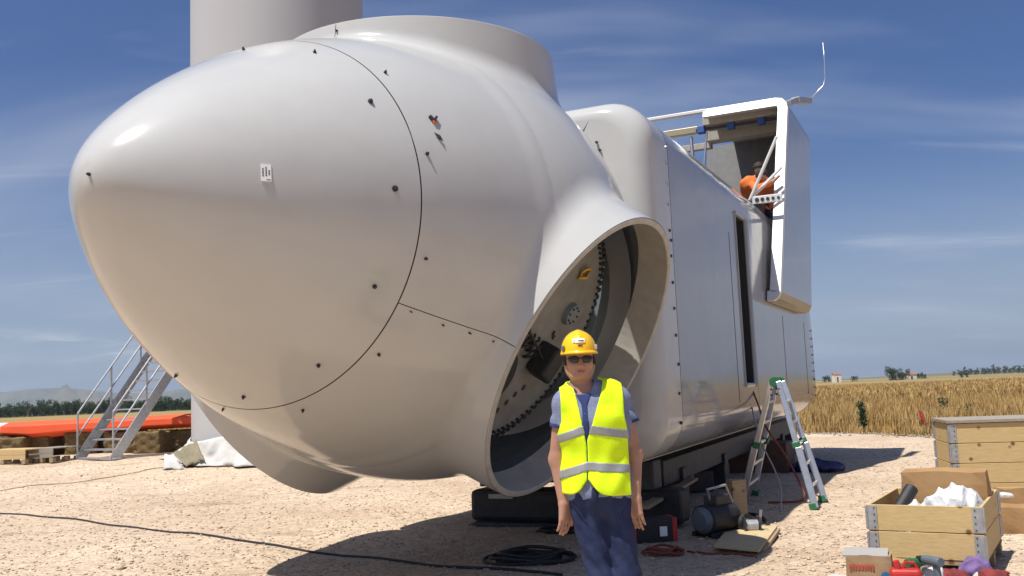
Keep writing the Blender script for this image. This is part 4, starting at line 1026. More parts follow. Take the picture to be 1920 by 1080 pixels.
mb = MB(); mb.cyl(c + Vector((-.06, 0, .09)), c + Vector((.06, 0, .09)), .06, n=16); mb.build('drum', 'steel', g0)
for s in (-1, 1): mb = MB(); mb.box(c + Vector((.075 * s, 0, .09)), (.012, .16, .18)); mb.build('cheek', 'darksteel', g0)
mb = MB(); mb.bar(c + Vector((.08, 0, .09)), c + Vector((.1, -.02, .24)), .02, .02); mb.build('crank', 'steel', g0)
ground_cable('black_hose', [(1385, 968), (1415, 966), (1436, 978), (1438, 990), (1420, 994), (1395, 990)], .022, 'black', 'thick black hose looped on gravel at the shadow edge')
# plywood sheet
q = [gp(1366, 998), gp(1459, 994), gp(1424, 1043), gp(1338, 1034)]
mb = MB(); up2 = Vector((0, 0, .05)); lo2 = Vector((0, 0, .032)); mb.add([p + lo2 for p in q] + [p + up2 for p in q], [(0, 1, 2, 3), (7, 6, 5, 4), (0, 4, 5, 1), (1, 5, 6, 2), (2, 6, 7, 3), (3, 7, 4, 0)])
tag(mb.build('plywood_sheet', 'ply', None, bevel=.003), 'square plywood sheet lying half in sun at the shadow edge', 'plywood')
mb = MB(); p_ = (q[1] + q[2]) / 2; mb.bar(q[1] * .95 + q[2] * .05 + Vector((0, 0, .016)), q[2] * .9 + q[1] * .1 + Vector((0, 0, .016)), .06, .03); tag(mb.build('batten', 'pineold', None), 'dark batten under the right edge of the plywood sheet', 'batten')
# brown case and blue tarpaulin behind the ladder
c = gp(1478, 890); mb = MB(); mb.box((c.x - .25, c.y + .7, .25), (1.0, .8, .5), Matrix.Rotation(-.43, 3, 'Z')); tag(mb.build('equipment_case', mat('brown_case', (.075, .035, .025), rough=.7, var=.3), None, bevel=.02), 'dark red brown equipment case standing behind the ladder', 'case')
lump('blue_tarpaulin', tuple(gp(1535, 884)), (.42, .35, .10), 'blue', 'crumpled navy blue tarpaulin on the gravel behind the ladder', 'tarpaulin', 8, .02, .012, 14, crease=.02)
c = gp(1420, 872); mb = MB(); mb.box((c.x, c.y + .3, .22), (.5, .4, .44), Matrix.Rotation(-.4, 3, 'Z')); tag(mb.build('orange_case', mat('dull_orange', (.30, .07, .02), rough=.6), None, bevel=.02), 'dull orange case under the nacelle behind the ladder', 'case')

# ------------------------------------------------------------------ folding ladder
fR, fR2, fL, fL2 = gp(1527, 957), gp(1545, 942), gp(1393, 948), gp(1415, 930)
mid0 = (fR + fL) / 2; mid1 = (fR2 + fL2) / 2
hT = 1.56; T0 = mid0.lerp(mid1, -.0) + Vector((0, 0, hT)); T1 = mid1 + Vector((0, 0, hT))
t0 = at_depth(1453, 716, mid0.y); t1 = at_depth(1462, 716, mid1.y); 
T0 = Vector((t0.x, mid0.y, t0.z)); T1 = Vector((t1.x, mid1.y, t0.z))
lad = thing('folding_ladder', 'aluminium folding ladder with green feet standing open beside the nacelle', 'ladder', (mid0 + mid1) / 2)
hdir = (fR - fL).normalized()
for (f0, f1, s) in ((fR, fR2, 1), (fL, fL2, -1)):
    tops = (T0 + hdir * .05 * s, T1 + hdir * .05 * s)
    rails = []
    for ft, tp in ((f0, tops[0]), (f1, tops[1])):
        mb = MB(); mb.bar(ft + Vector((0, 0, .05)), tp, .062, .085, up=(T1 - T0).normalized()); rails.append(mb.build('rail', 'alu', lad, bevel=.006))
        m1 = ft.lerp(tp, .02); m2 = ft.lerp(tp, .48); off = hdir * .022 * s + Vector((0, 0, 0))
        mb = MB(); mb.bar(m1 + off, m2 + off, .075, .095, up=(T1 - T0).normalized()); mb.build('outer_rail', 'alu', lad, bevel=.006)
        mb = MB(); mb.bar(ft + Vector((0, 0, .0)), ft.lerp(tp, .055), .09, .115, up=(T1 - T0).normalized()); mb.build('rubber_foot', 'green', lad, bevel=.01)
        mb = MB(); mb.bar(ft.lerp(tp, .47), ft.lerp(tp, .52), .09, .115, up=(T1 - T0).normalized()); mb.build('lock_clip', 'green', lad, bevel=.01)
    for k in range(1, 6):
        t = k / 6; a = f0.lerp(tops[0], t); b2 = f1.lerp(tops[1], t); mb = MB(); mb.bar(a, b2, .03, .03); mb.build('rung', 'alu', lad)
for tp in (T0, T1):
    dd = (T1 - T0).normalized(); mb = MB(); mb.cyl(tp - dd * .05, tp + dd * .05, .065, n=20); hg = mb.build('hinge', 'green', lad, bevel=.008)
    for s in (-1, 1):
        for k in (.09, .16):
            p_ = tp + hdir * s * .055 - Vector((0, 0, k)) ; mb = MB(); mb.cyl(p_ - dd * .055, p_ + dd * .055, .014, n=8); mb.build('bolt', 'bolt', hg)
# cables hanging from the door over the ladder
def hang(name, pix, depths, rad, m, label):
    pts = [at_depth(px, py, d) for (px, py), d in zip(pix, depths)]; dense = []
    for i in range(len(pts) - 1):
        p0, p1, p2, p3 = pts[max(i - 1, 0)], pts[i], pts[i + 1], pts[min(i + 2, len(pts) - 1)]
        for k in range(10):
            t = k / 10; dense.append(.5 * (2 * p1 + (p2 - p0) * t + (2 * p0 - 5 * p1 + 4 * p2 - p3) * t * t + (3 * p1 - p0 - 3 * p2 + p3) * t ** 3))
    dense.append(pts[-1]); 
    for p in dense: p.z = max(p.z, rad)
    mb = MB(); mb.tube(dense, rad, 6); return tag(mb.build(name, m, None, smooth=True), label, 'cable')
dN = N(6.3, W + .03, 1.5).y
hang('red_cable', [(1405, 716), (1422, 760), (1436, 800), (1470, 850), (1503, 912), (1507, 932), (1492, 941), (1440, 944)], [dN - .1, dN - .5, 12.6, 12.5, 12.3, 12.2, 12.1, 12.15], .014, 'cablered', 'red brown cable hanging from the doorway across the ladder')
hang('grey_cable', [(1403, 718), (1410, 765), (1428, 830), (1452, 880), (1464, 920), (1463, 960)], [dN - .05, dN - .4, 12.4, 12.2, 11.9, 11.3], .011, 'cablegrey', 'thin grey cable dangling from the doorway to the gravel')

# ------------------------------------------------------------------ crates on the right
def crate(name, c0, ang, w, d, zb, zt, nb, label, lid=False, m='pine'):
    """c0 front left corner, width along ang, depth to the back; boards stacked per side, steel hinge corners"""
    e1 = Vector((math.cos(ang), math.sin(ang), 0)); e2 = Vector((-e1.y, e1.x, 0)); rot = Matrix((e1, e2, Vector((0, 0, 1)))).transposed()
    t = thing(name, label, 'crate', Vector((c0.x, c0.y, 0)) + e1 * w / 2 + e2 * d / 2)
    def P(u, v, z): return Vector((c0.x, c0.y, 0)) + e1 * u + e2 * v + Vector((0, 0, z))
    bh_ = (zt - zb) / nb; th = .022
    for k in range(nb):
        z = zb + bh_ * (k + .5); hh = bh_ - .006
        mw = m if (k % 2 == 0 or m != 'pine') else 'pine'
        for (u, v, sx, sy) in ((w / 2, th / 2, w, th), (w / 2, d - th / 2, w, th), (th / 2, d / 2, th, d - 2 * th - .004), (w - th / 2, d / 2, th, d - 2 * th - .004)):
            mb = MB(); mb.box(P(u, v, z), (sx, sy, hh), rot); o = mb.build('board', m, t, bevel=.003)
    ncol = max(1, round((zt - zb) / .2))
    hc = (zt - zb) / ncol
    for k in range(ncol):
        z = zb + hc * (k + .5)
        for (u, v) in ((0, 0), (w, 0), (0, d), (w, d)):
            su = 1 if u == 0 else -1; sv_ = 1 if v == 0 else -1
            mb = MB(); mb.box(P(u + su * .032, v - sv_ * .003, z), (.075, .005, hc - .02), rot); mb.box(P(u - su * .003, v + sv_ * .036, z), (.005, .07, hc - .02), rot)
            hg = mb.build('corner_hinge', 'steel', t)
            mb = MB(); mb.cyl(P(u - su * .006, v - sv_ * .006, z - hc / 2 + .012), P(u - su * .006, v - sv_ * .006, z + hc / 2 - .012), .009, n=8); mb.build('hinge_pin', 'steel', hg)
            for kk in range(4):
                mb = MB(); zz = z - hc * .36 + kk * hc * .24; mb.cyl(P(u + su * .05, v - sv_ * .004, zz), P(u + su * .05, v - sv_ * .010, zz), .006, n=6); mb.build('rivet', 'bolt', hg)
    # pallet below
    for v in (.05, d / 2, d - .05):
        mb = MB(); mb.box(P(w / 2, v, zb - .022), (w, .10, .02), rot); mb.build('pallet_board', 'pineold', t)
        mb = MB(); mb.box(P(w / 2, v, zb - .133), (w, .10, .02), rot); mb.build('pallet_board', 'pineold', t)
        for u in (.06, w / 2, w - .06):
            mb = MB(); mb.box(P(u, v, zb - .0775), (.11, .09, .09), rot); mb.build('pallet_block', 'pineold', t)
    mb = MB(); mb.box(P(w / 2, d / 2, zb - .005), (w - .01, d - .01, .012), rot); mb.build('floor_board', 'pineold', t)
    if lid:
        mb = MB(); mb.box(P(w / 2, d / 2, zt + .02), (w + .04, d + .04, .035), rot); mb.build('lid', 'pinegrey', t, bevel=.004)
    return t, P, rot
cA = gp(1625, 945, .54); angA = math.atan2(7.10 - 7.50, 3.31 - 2.65)
_, PA, rotA = crate('open_crate', cA, angA, .80, 1.2, .145, .54, 2, 'open pine crate on a pallet holding white plastic film and a black tube')
# second larger stack behind
cB = gp(1779, 800, .98); dB = gp(1920, 788, .98) - cB
cB = at_depth(1779, 803, 10.3)
_, PB, rotB = crate('stacked_crate', Vector((cB.x, cB.y, 0)), -.22, 1.2, .8, .145, .98, 4, 'tall closed pine crate with weathered lid behind the open crate', lid=True)
# cardboard box standing at the back of the open crate
def carton(name, c, size, rot, label, m='card', bulge=.02, tape=True, open_top=False):
    S = np.array(size) / 2
    n_ = 9; vs, fs = [], []
    bm = bmesh.new(); bmesh.ops.create_cube(bm, size=1.0); bmesh.ops.subdivide_edges(bm, edges=bm.edges[:], cuts=5, use_grid_fill=True)
    for v in bm.verts:
        q = np.array(v.co) * 2; b_ = bulge * np.array([(1 - q[1] ** 2) * (1 - q[2] ** 2) * q[0], (1 - q[0] ** 2) * (1 - q[2] ** 2) * q[1], -(1 - q[0] ** 2) * (1 - q[1] ** 2) * abs(q[2]) * (q[2] > 0) * 1.2])
        w_ = np.array([.002 * math.sin(7 * q[2] + 3 * q[1]), .002 * math.sin(5 * q[0] + 4 * q[2]), .006 * math.sin(4 * q[0] + 2)])
        v.co = rot @ Vector(q * S + b_ + w_) + Vector(c)
    me = bpy.data.meshes.new(name); bm.to_mesh(me); bm.free(); o = link(name, me, m); tag(o, label, 'cardboard box')
    if tape:
        mb = MB(); cc = Vector(c); mb.box(cc + rot @ Vector((0, 0, S[2] - bulge * .9)), (size[0] * .98, .055, .012), rot); mb.build('tape', 'tape', o)
    return o
carton('cardboard_box', PA(.46, .80, .45), (.62, .36, .56), rotA @ Matrix.Rotation(.06, 3, 'Z'), 'large brown cardboard box standing upright in the open crate', bulge=.03)
lump('plastic_film', tuple(PA(.50, .36, .30)), (.23, .20, .20), 'plastic', 'crumpled white plastic film bundle in the open crate', 'plastic film', 21, .011, .008, 24, n=4, crease=.016)
lump('plastic_film', tuple(PA(.27, .30, .30)), (.15, .13, .13), 'plastic', 'smaller white plastic film wad beside the black tube', 'plastic film', 22, .010, .006, 30, n=3, crease=.012)
for u, v, sx, sy, lab in ((.42, .38, .60, .60, 'brown packing layer under the plastic film inside the open crate'),):
    mb = MB(); mb.box(PA(u, v, .22), (sx, sy, .14), rotA); tag(mb.build('packing_layer', 'card', None, bevel=.01), lab, 'packing')
mb = MB(); a = PA(.10, .12, .32); b2 = PA(.27, .40, .625); mb.cyl(a, b2, .052, n=24); bt = mb.build('black_tube', 'black', None, bevel=.008); tag(bt, 'thick black rubber tube leaning out of the open crate', 'tube')
mb = MB(); dv = (b2 - a).normalized(); mb.cyl(b2 - dv * .002, b2 + dv * .003, .036, n=20); mb.build('tube_bore', 'seam', bt)
# small cartons on the ground right of the crate
c = gp(1895, 1003); carton('cardboard_box', c + Vector((.08, .2, .12)), (.40, .34, .24), Matrix.Rotation(-.3, 3, 'Z'), 'low brown cardboard box on gravel beside the open crate', bulge=.01, tape=False)
c = gp(1912, 985); carton('cardboard_box', c + Vector((.25, .45, .16)), (.42, .34, .32), Matrix.Rotation(-.1, 3, 'Z'), 'brown cardboard box on gravel in front of the tall crate', bulge=.012, tape=True)
lump('paper_scrap', tuple(gp(1897, 985) + Vector((.05, .2, .245))), (.06, .05, .02), 'plastic', 'white paper scrap on the low cardboard box', 'paper', 31, .012, .006, 40)

# clutter in front of the crate
c = gp(1646, 1114)
pr = carton('printed_box', c + Vector((0, .12, .13)), (.30, .22, .26), Matrix.Rotation(angA + .15, 3, 'Z'), 'battered cardboard box with red and blue print in front of the crate', m='carddark', bulge=.008, tape=False)
rp_ = Matrix.Rotation(angA + .15, 3, 'Z'); cc = c + Vector((0, .12, .13))
mb = MB()
x0 = -.13
for ch in range(9):
    w_ = random.uniform(.012, .02); mb.box(cc + rp_ @ Vector((x0 + w_ / 2, -.122, .055 + random.uniform(-.003, .003))), (w_ * .8, .004, .034), rp_); x0 += w_ + .003
mb.build('red_print', mat('red_ink', (.45, .07, .04), rough=.8), pr)
mb = MB(); mb.cyl(cc + rp_ @ Vector((.11, -.116, -.01)), cc + rp_ @ Vector((.11, -.124, -.01)), .035, n=20); mb.build('blue_print', mat('blue_ink', (.03, .13, .28), rough=.8), pr)
mb = MB(); mb.box(cc + rp_ @ Vector((-.02, 0, .135)), (.30, .20, .012), rp_ @ Matrix.Rotation(.12, 3, 'X')); mb.build('flap', 'cablegrey', pr)
c = gp(1600, 1108); lump('grey_sheet', tuple(c + Vector((-.02, .05, 0))), (.16, .10, .05), 'fabric', 'pale grey plastic sheet beside the printed cardboard box', 'sheet', 41, .016, .012, 22)
c = gp(1698, 1112); carton('brown_carton', c + Vector((.0, .25, .09)), (.22, .2, .19), Matrix.Rotation(angA, 3, 'Z'), 'plain small carton between the printed box and the pallet', bulge=.005, tape=False)
# petrol can
c = gp(1714, 1134); pc = thing('petrol_can', 'red plastic can with black spout in front of the pallet', 'can', c)
mb = MB(); mb.box(c + Vector((0, .1, .11)), (.20, .13, .22), Matrix.Rotation(-.3, 3, 'Z')); mb.build('can_body', 'red', pc, bevel=.03, seg=3)
mb = MB(); mb.cyl(c + Vector((-.05, .1, .22)), c + Vector((-.06, .1, .27)), .025, .02, 12); mb.build('cap', 'red', pc); mb = MB(); mb.tube([c + Vector((-.02, .1, .21)), c + Vector((0, .1, .255)), c + Vector((.06, .1, .25)), c + Vector((.08, .1, .21))], .012, 6); mb.build('handle', 'red', pc)
# cordless tools
def drill(px, py, m, label, ang, h=.0):
    c = gp(px, py); t = thing('power_drill', label, 'drill', c); rt = Matrix.Rotation(ang, 3, 'Z')
    def Q(x, y, z): return c + rt @ Vector((x, y, z + h))
    mb = MB(); mb.cyl(Q(-.09, 0, .22), Q(.07, 0, .22), .034, .03, 14); mb.build('motor_housing', m, t, bevel=.006)
    mb = MB(); mb.cyl(Q(.07, 0, .22), Q(.13, 0, .22), .025, .015, 12); mb.build('chuck', 'black', t)
    mb = MB(); mb.bar(Q(-.04, 0, .21), Q(-.06, 0, .06), .035, .045); mb.build('grip', m, t, bevel=.01)
    mb = MB(); mb.box(Q(-.05, 0, .035), (.12, .07, .07), rt); mb.build('battery', 'black', t, bevel=.01)
    mb = MB(); mb.box(Q(-.02, -.018, .165), (.014, .012, .03), rt); mb.build('trigger', 'red', t)
drill(1724, 1116, 'green', 'green and black power drill lying among tools by the pallet', .4)
drill(1752, 1122, 'greyplastic', 'blue grey power drill standing upright beside the green drill', 1.9, .03)
c = gp(1770, 1122); mb = MB(); mb.box(c + Vector((0, .15, .09)), (.14, .12, .18), Matrix.Rotation(-.4, 3, 'Z')); tag(mb.build('white_canister', 'plastic', None, bevel=.02), 'small white canister between the drill and red cloths', 'canister')
for i, (px, py, rad, m, lab) in enumerate(((1800, 1110, (.11, .09, .075), 'darkred', 'dark red cloth crumpled in front of the pallet'), (1838, 1098, (.12, .09, .10), 'purple', 'purple and grey rag lying against the crate corner'), (1885, 1112, (.13, .10, .08), 'darkred', 'red brown cloth heap on the gravel right of the crate'), (1857, 1106, (.06, .05, .05), 'fabric', 'small white rag between the coloured cloths'))):
    lump('cloth', tuple(gp(px, py) + Vector((0, .08, 0))), rad, m, lab, 'cloth', 50 + i, .009, .006, 34, crease=.009)
pts = [gp(1735, 1085) + Vector((0, 0, .12)), gp(1731, 1075) + Vector((0, .1, .26)), gp(1737, 1075) + Vector((.03, .1, .27)), gp(1742, 1085) + Vector((.02, .05, .16))]
mb = MB(); mb.tube(pts, .008, 6); tag(mb.build('looped_wire', 'black', None, smooth=True), 'black wire loop sticking up beside the drills', 'wire')
mb = MB(); a = gp(1702, 1085); mb.tube([a, a + Vector((.01, .02, .12)), a + Vector((.0, .03, .22))], .012, 6); tag(mb.build('dark_rod', 'black', None), 'short dark rod standing against the pallet edge', 'rod')

# ------------------------------------------------------------------ the man in the yellow vest
base = at_depth(1089, 731, 5.45); PX, PY = base.x, 5.45
man = thing('person', 'man in yellow hard hat, dark sunglasses and fluorescent yellow vest standing by the nacelle', 'person', (PX, PY, 0))
def pl(name, f, lo, hi, h, m, parent=man, refine=2):
    v, f_ = surface_net(f, lo, hi, h, refine); v = v + np.array([PX, PY, 0]); return link(name, mesh_np(name, v, f_), m, parent, smooth=True)
torso = SDF()
torso.ell((.078, .005, .93), (.165, .115, .15), k=.08)
torso.rcone((.075, 0, .98), (.066, .0, 1.30), .158, .170, k=.08, flat=(1, 1.42, 1))
torso.rcone((.066, 0, 1.30), (.058, .01, 1.375), .170, .150, k=.06, flat=(1, 1.4, 1))
torso.rcone((-.092, .012, 1.425), (.210, .012, 1.435), .056, .056, k=.06)
torso.rcone((.0, .015, 1.50), (-.075, .015, 1.45), .050, .045, k=.05); torso.rcone((.005, .015, 1.50), (.19, .015, 1.455), .050, .045, k=.05)
armsR = SDF().rcone((.218, .012, 1.43), (.287, .025, 1.135), .053, .042, k=.03).rcone((.287, .025, 1.135), (.272, -.035, .90), .043, .029, k=.03)
armsL = SDF().rcone((-.103, .012, 1.42), (-.152, .035, 1.115), .053, .042, k=.03).rcone((-.152, .035, 1.115), (-.128, -.02, .885), .043, .029, k=.03)
arms = armsR.join(armsL)
def hand(S, w, s):
    w = np.array(w); dwn = np.array([0, -.10, -1.0]); dwn /= np.linalg.norm(dwn)
    acr = np.array([.72, -.69 * s, 0.0]); acr -= dwn * (acr @ dwn); acr /= np.linalg.norm(acr); pal = np.cross(dwn, acr) * 1.0
    if pal[1] < 0: pal = -pal        # palm side faces backwards
    k0 = w + dwn * .085
    for q in (-.024, -.008, .008, .024): S.rcone(w + acr * q * .55 + dwn * .01, k0 + acr * q, .019, .0155, k=.018)
    for q, L in zip((-.031, -.0105, .0105, .031), ((.034, .026, .020) if s > 0 else (.028, .020, .016), (.040, .028, .020), (.042, .030, .021), (.028, .020, .016) if s > 0 else (.036, .026, .02))):
        a = k0 + acr * q; b_ = a + dwn * L[0] + pal * .006 + acr * q * .08; c2 = b_ + dwn * L[1] * .9 + pal * L[1] * .45; d2 = c2 + dwn * L[2] * .75 + pal * L[2] * .65
        S.rcone(a, b_, .0098, .009, k=.006); S.rcone(b_, c2, .009, .0082, k=.004); S.rcone(c2, d2, .0082, .0072, k=.004)
    sd_ = -acr * s if s > 0 else acr * 1.0
    a = w + dwn * .030 + sd_ * .020; b_ = a + dwn * .035 + sd_ * .022 - pal * .008; c2 = b_ + dwn * .030 + sd_ * .006; d2 = c2 + dwn * .022 + pal * .004
    S.rcone(a, b_, .0150, .0115, k=.014); S.rcone(b_, c2, .0110, .0098, k=.005); S.rcone(c2, d2, .0098, .0082, k=.005)
handR, handL = SDF(), SDF()
hand(handR, (.272, -.037, .893), 1); hand(handL, (-.126, -.024, .876), -1)
headS = SDF()
headS.rcone((.010, .025, 1.42), (.0, .008, 1.585), .062, .056, k=.03)
headS.ell((0, .008, 1.69), (.078, .098, .108), k=.03)
headS.ell((0, -.030, 1.625), (.062, .068, .068), k=.03)
headS.ell((0, -.060, 1.578), (.036, .032, .024), k=.025)
headS.rcone((0, -.090, 1.668), (0, -.112, 1.634), .008, .0125, k=.012); headS.rcone((-.011, -.098, 1.630), (.011, -.098, 1.630), .008, .008, k=.008)
headS.rcone((-.045, -.078, 1.695), (.045, -.078, 1.695), .013, .013, k=.02)
for s in (-1, 1):
    headS.ell((.044 * s, -.062, 1.642), (.023, .022, .022), k=.025); headS.ell((.079 * s, .012, 1.648), (.010, .020, .032), k=.008)
    headS.rcone((.062 * s, .005, 1.60), (.040 * s, -.045, 1.573), .015, .015, k=.03)
headS.rcone((-.017, -.0915, 1.603), (.017, -.0915, 1.603), .0055, .0055, k=.006); headS.rcone((-.014, -.090, 1.594), (.014, -.090, 1.594), .0065, .0065, k=.006)
legs = SDF()
legs.rcone((.005, .005, .90), (.068, -.012, .48), .088, .058, k=.04).rcone((.068, -.012, .48), (.060, .035, .09), .056, .036, k=.04)
legs.rcone((.150, .005, .90), (.205, -.018, .48), .088, .058, k=.04).rcone((.205, -.018, .48), (.215, .030, .09), .056, .036, k=.04)
feet = SDF()
for fx in (.058, .220): feet.rcone((fx, .05, .045), (fx + (.02 if fx > .1 else -.02), -.13, .035), .042, .036, k=.03, flat=(1, 1, 1.1)); feet.rcone((fx, .035, .10), (fx, .04, .05), .045, .045, k=.03)
bodyS = torso.join(arms).join(handR).join(handL).join(headS).join(legs).join(feet)
pl('body', bodyS, (-.24, -.22, -.01), (.36, .20, 1.82), .0075, 'skin')
def wr(P, A, f1):      # cloth folds
    return A * (np.sin(P[:, 0] * f1 * 1.3 + P[:, 2] * f1 * .9 + 1.5 * np.sin(P[:, 2] * f1 * .6)) * np.sin(P[:, 2] * f1 * .7 - P[:, 0] * f1 * .5 + P[:, 1] * f1) + .5 * np.sin(P[:, 2] * f1 * 2.1 + 2 * np.sin(P[:, 0] * f1)))
sleeveR = SDF().rcone((.212, .012, 1.43), (.268, .020, 1.25), .064, .066, k=.03); sleeveL = SDF().rcone((-.097, .012, 1.42), (-.128, .028, 1.24), .064, .066, k=.03)
shirtS = torso
def neck_hole(P): return np.maximum(np.linalg.norm((P - np.array([.003, -.02, 1.53])) * np.array([1, .85, .8]), axis=1) - .072, -9)
def shirt_f(P):
    d = shirtS(P) - .013 + wr(P, .003, 28)
    sr = np.maximum(sleeveR(P) + wr(P, .003, 40), (P - np.array([.262, .02, 1.305])) @ np.array([.22, .02, -.97])); sl_ = np.maximum(sleeveL(P) + wr(P, .003, 40), (P - np.array([-.118, .028, 1.295])) @ np.array([-.15, .05, -.985]))
    d = smin(smin(d, sr, .02), sl_, .02)
    d = np.maximum(d, .905 + .01 * np.sin(P[:, 0] * 20) - P[:, 2]); return np.maximum(d, -neck_hole(P))
pl('shirt', shirt_f, (-.24, -.19, .86), (.37, .19, 1.55), .0075, 'shirt')
def cuff_r(P): return np.maximum(sleeveR(P) - .003 + wr(P, .003, 40), np.abs((P - np.array([.262, .02, 1.305])) @ np.array([.22, .02, -.97]) + .008) - .011)
def cuff_l(P): return np.maximum(sleeveL(P) - .003 + wr(P, .003, 40), np.abs((P - np.array([-.118, .028, 1.295])) @ np.array([-.15, .05, -.985]) + .008) - .011)
pl('sleeve_cuff', cuff_r, (.15, -.10, 1.22), (.37, .14, 1.36), .006, 'navy'); pl('sleeve_cuff', cuff_l, (-.24, -.10, 1.22), (.0, .14, 1.36), .006, 'navy')
def collar_f(P):
    ax_ = np.array([.006, .012, 1.49]); q = P - ax_; rad = np.hypot(q[:, 0], q[:, 1] * .92)
    lean = .068 + (P[:, 2] - 1.49) * -.10
    d = np.maximum(np.abs(rad - lean) - .007, np.abs(P[:, 2] - 1.492 - q[:, 1] * .22) - .030)
    vgap = np.abs(q[:, 0]) - .018 - (P[:, 2] - 1.45) * .35
    d = np.where(q[:, 1] < 0, np.maximum(d, -vgap), d)
    return d
pl('collar', collar_f, (-.12, -.12, 1.42), (.13, .12, 1.56), .006, 'navy')
def placket_f(P):
    d = np.abs(shirtS(P) - .0135) - .004; return np.maximum(np.maximum(d, np.abs(P[:, 0] - .008) - .016 - np.clip(P[:, 2] - 1.42, 0, 1) * .5), np.maximum(np.maximum(1.19 - P[:, 2], P[:, 2] - 1.475), P[:, 1]))
pl('placket', placket_f, (-.08, -.2, 1.17), (.1, 0, 1.5), .005, 'navy')
VX = .006
vestcore = torso
def vest_base(P): return vestcore(P) - .026 - .012 * np.clip((1.2 - P[:, 2]) / .25, 0, 1) + wr(P, .0042, 17) + .0025 * np.sin(P[:, 0] * 55 + 4 * np.sin(P[:, 2] * 9) + P[:, 2] * 6)
def vest_f(P):
    x, y, z = P.T
    d = vest_base(P)
    hem = .925 + .085 * np.exp(-np.abs((x - VX) / .042) ** 1.5) * (y < .05) - .008 * np.clip((x - .05) / .2, -1, 1)
    d = np.maximum(d, hem - z)
    cx = VX + .11 * np.clip((z - 1.2) / .28, 0, 1) * .25
    halfw = np.clip((z - 1.205) / .275, 0, 1.3) * .072
    vcut = np.abs(x - cx) - halfw
    d = np.where(y < .01, np.maximum(d, -vcut), d)
    d = np.where((y < 0) & (z < 1.23), np.maximum(d, -(np.abs(x - VX - .004 * np.sin(z * 12)) - .0032)), d)
    d = np.maximum(d, x - (.228 + .014 * np.clip((1.34 - z) / .08, 0, 1))); d = np.maximum(d, -.120 - .026 * np.clip((1.33 - z) / .08, 0, 1) - x)
    d = np.maximum(d, -(np.linalg.norm((P - np.array([.008, .0, 1.555])) * np.array([1, .9, .8]), axis=1) - .088))
    return d
# widen the vest below the arm holes so that it hangs free of the body
def vest_f2(P):
    x, y, z = P.T
    d = vest_f(P); return d
vest = pl('vest', vest_f2, (-.19, -.22, .88), (.30, .20, 1.56), .0065, 'vest')
def band(zc):
    def f(P):
        d = np.maximum(vest_f2(P) - .0035, np.abs(P[:, 2] - zc(P[:, 0])) - .0245); return np.maximum(d, -(vest_f2(P) + .02))
    return f
pl('reflective_band', band(lambda x: 1.285 - np.where(x < VX, (VX - x) * .36, (x - VX) * .17)), (-.19, -.22, 1.17), (.30, .20, 1.33), .0065, 'stripe', vest)
pl('reflective_band', band(lambda x: 1.083 - np.where(x < VX, (VX - x) * .34, (x - VX) * .10)), (-.19, -.22, .99), (.30, .20, 1.13), .0065, 'stripe', vest)
trS = SDF(); trR = SDF()
trS.ell((.08, .005, .95), (.174, .126, .10), k=.03)
trS.ell((.055, .005, .91), (.142, .120, .13), k=.05)
trS.rcone((.000, .005, .88), (.062, -.012, .47), .094, .066, k=.04).rcone((.062, -.012, .47), (.054, .035, .06), .066, .060, k=.03)
trR.ell((.105, .005, .91), (.142, .120, .13), k=.05)
trR.rcone((.156, .005, .88), (.200, -.020, .47), .094, .066, k=.04).rcone((.200, -.020, .47), (.213, .030, .06), .066, .060, k=.03)
def trouser_f(P):
    x, y, z = P.T
    d = smin(trS(P), trR(P), .012) - .008
    fold = .0035 * np.sin(z * 34 + x * 55 + 2.5 * np.sin(x * 30 + z * 9)) * np.sin(x * 38 - z * 12 + y * 30) + .003 * np.sin(x * 70 + z * 25 + 3 * np.sin(z * 11))
    d = d + fold
    d = np.maximum(d, z - .985); return np.maximum(d, .03 - z)
tr = pl('trousers', trouser_f, (-.18, -.19, 0), (.38, .19, 1.02), .0085, 'trousers')
for sg, cx_ in ((1, -.062), (-1, .222)):
    def pocket_f(P, sg=sg, cx_=cx_):
        d = np.abs(trouser_f(P)) - .004; e = np.abs((P[:, 0] - cx_) * .8 + sg * (P[:, 2] - .86) * .5) - .004
        return np.maximum(np.maximum(d, e), np.maximum(np.abs(P[:, 2] - .83) - .06, P[:, 1]))
    pl('pocket_seam', pocket_f, (cx_ - .09, -.19, .75), (cx_ + .09, .02, .91), .006, 'navy', tr)
pl('shoes', lambda P: feet(P) - .008, (-.05, -.24, -.01), (.34, .15, .17), .01, 'shoe')
def helm_f(P):
    q = P - np.array([0, .012, 1.716]); k0 = np.linalg.norm(q / np.array([.101, .128, .120]), axis=1); d = (k0 - 1) * .105
    d = d - .004 * np.exp(-(q[:, 0] / .018) ** 2) * (q[:, 2] > .04)
    d = np.maximum(d, 1.706 - P[:, 2])
    b_ = P - np.array([0, -.012, 1.704 + 0.0]); kb = np.hypot(b_[:, 0] / .105, b_[:, 1] / .158)
    br = np.maximum((kb - 1) * .12, np.abs(b_[:, 2] - .02 * np.clip(-b_[:, 1] - .06, 0, 1) * -1.2) - .0055)
    return smin(d, br, .012)
hel = pl('hard_hat', helm_f, (-.13, -.19, 1.68), (.13, .17, 1.86), .005, 'helmet', man)
def helm_patch(x0, x1, z0, z1, off):
    def f(P): return np.maximum(np.abs(helm_f(P) - off) - .0022, np.maximum(np.maximum(x0 - P[:, 0], P[:, 0] - x1), np.maximum(np.maximum(z0 - P[:, 2], P[:, 2] - z1), P[:, 1])))
    return f
pl('helmet_sticker', helm_patch(-.040, .030, 1.760, 1.784, .002), (-.05, -.19, 1.74), (.05, -.02, 1.81), .003, 'sticker', hel)
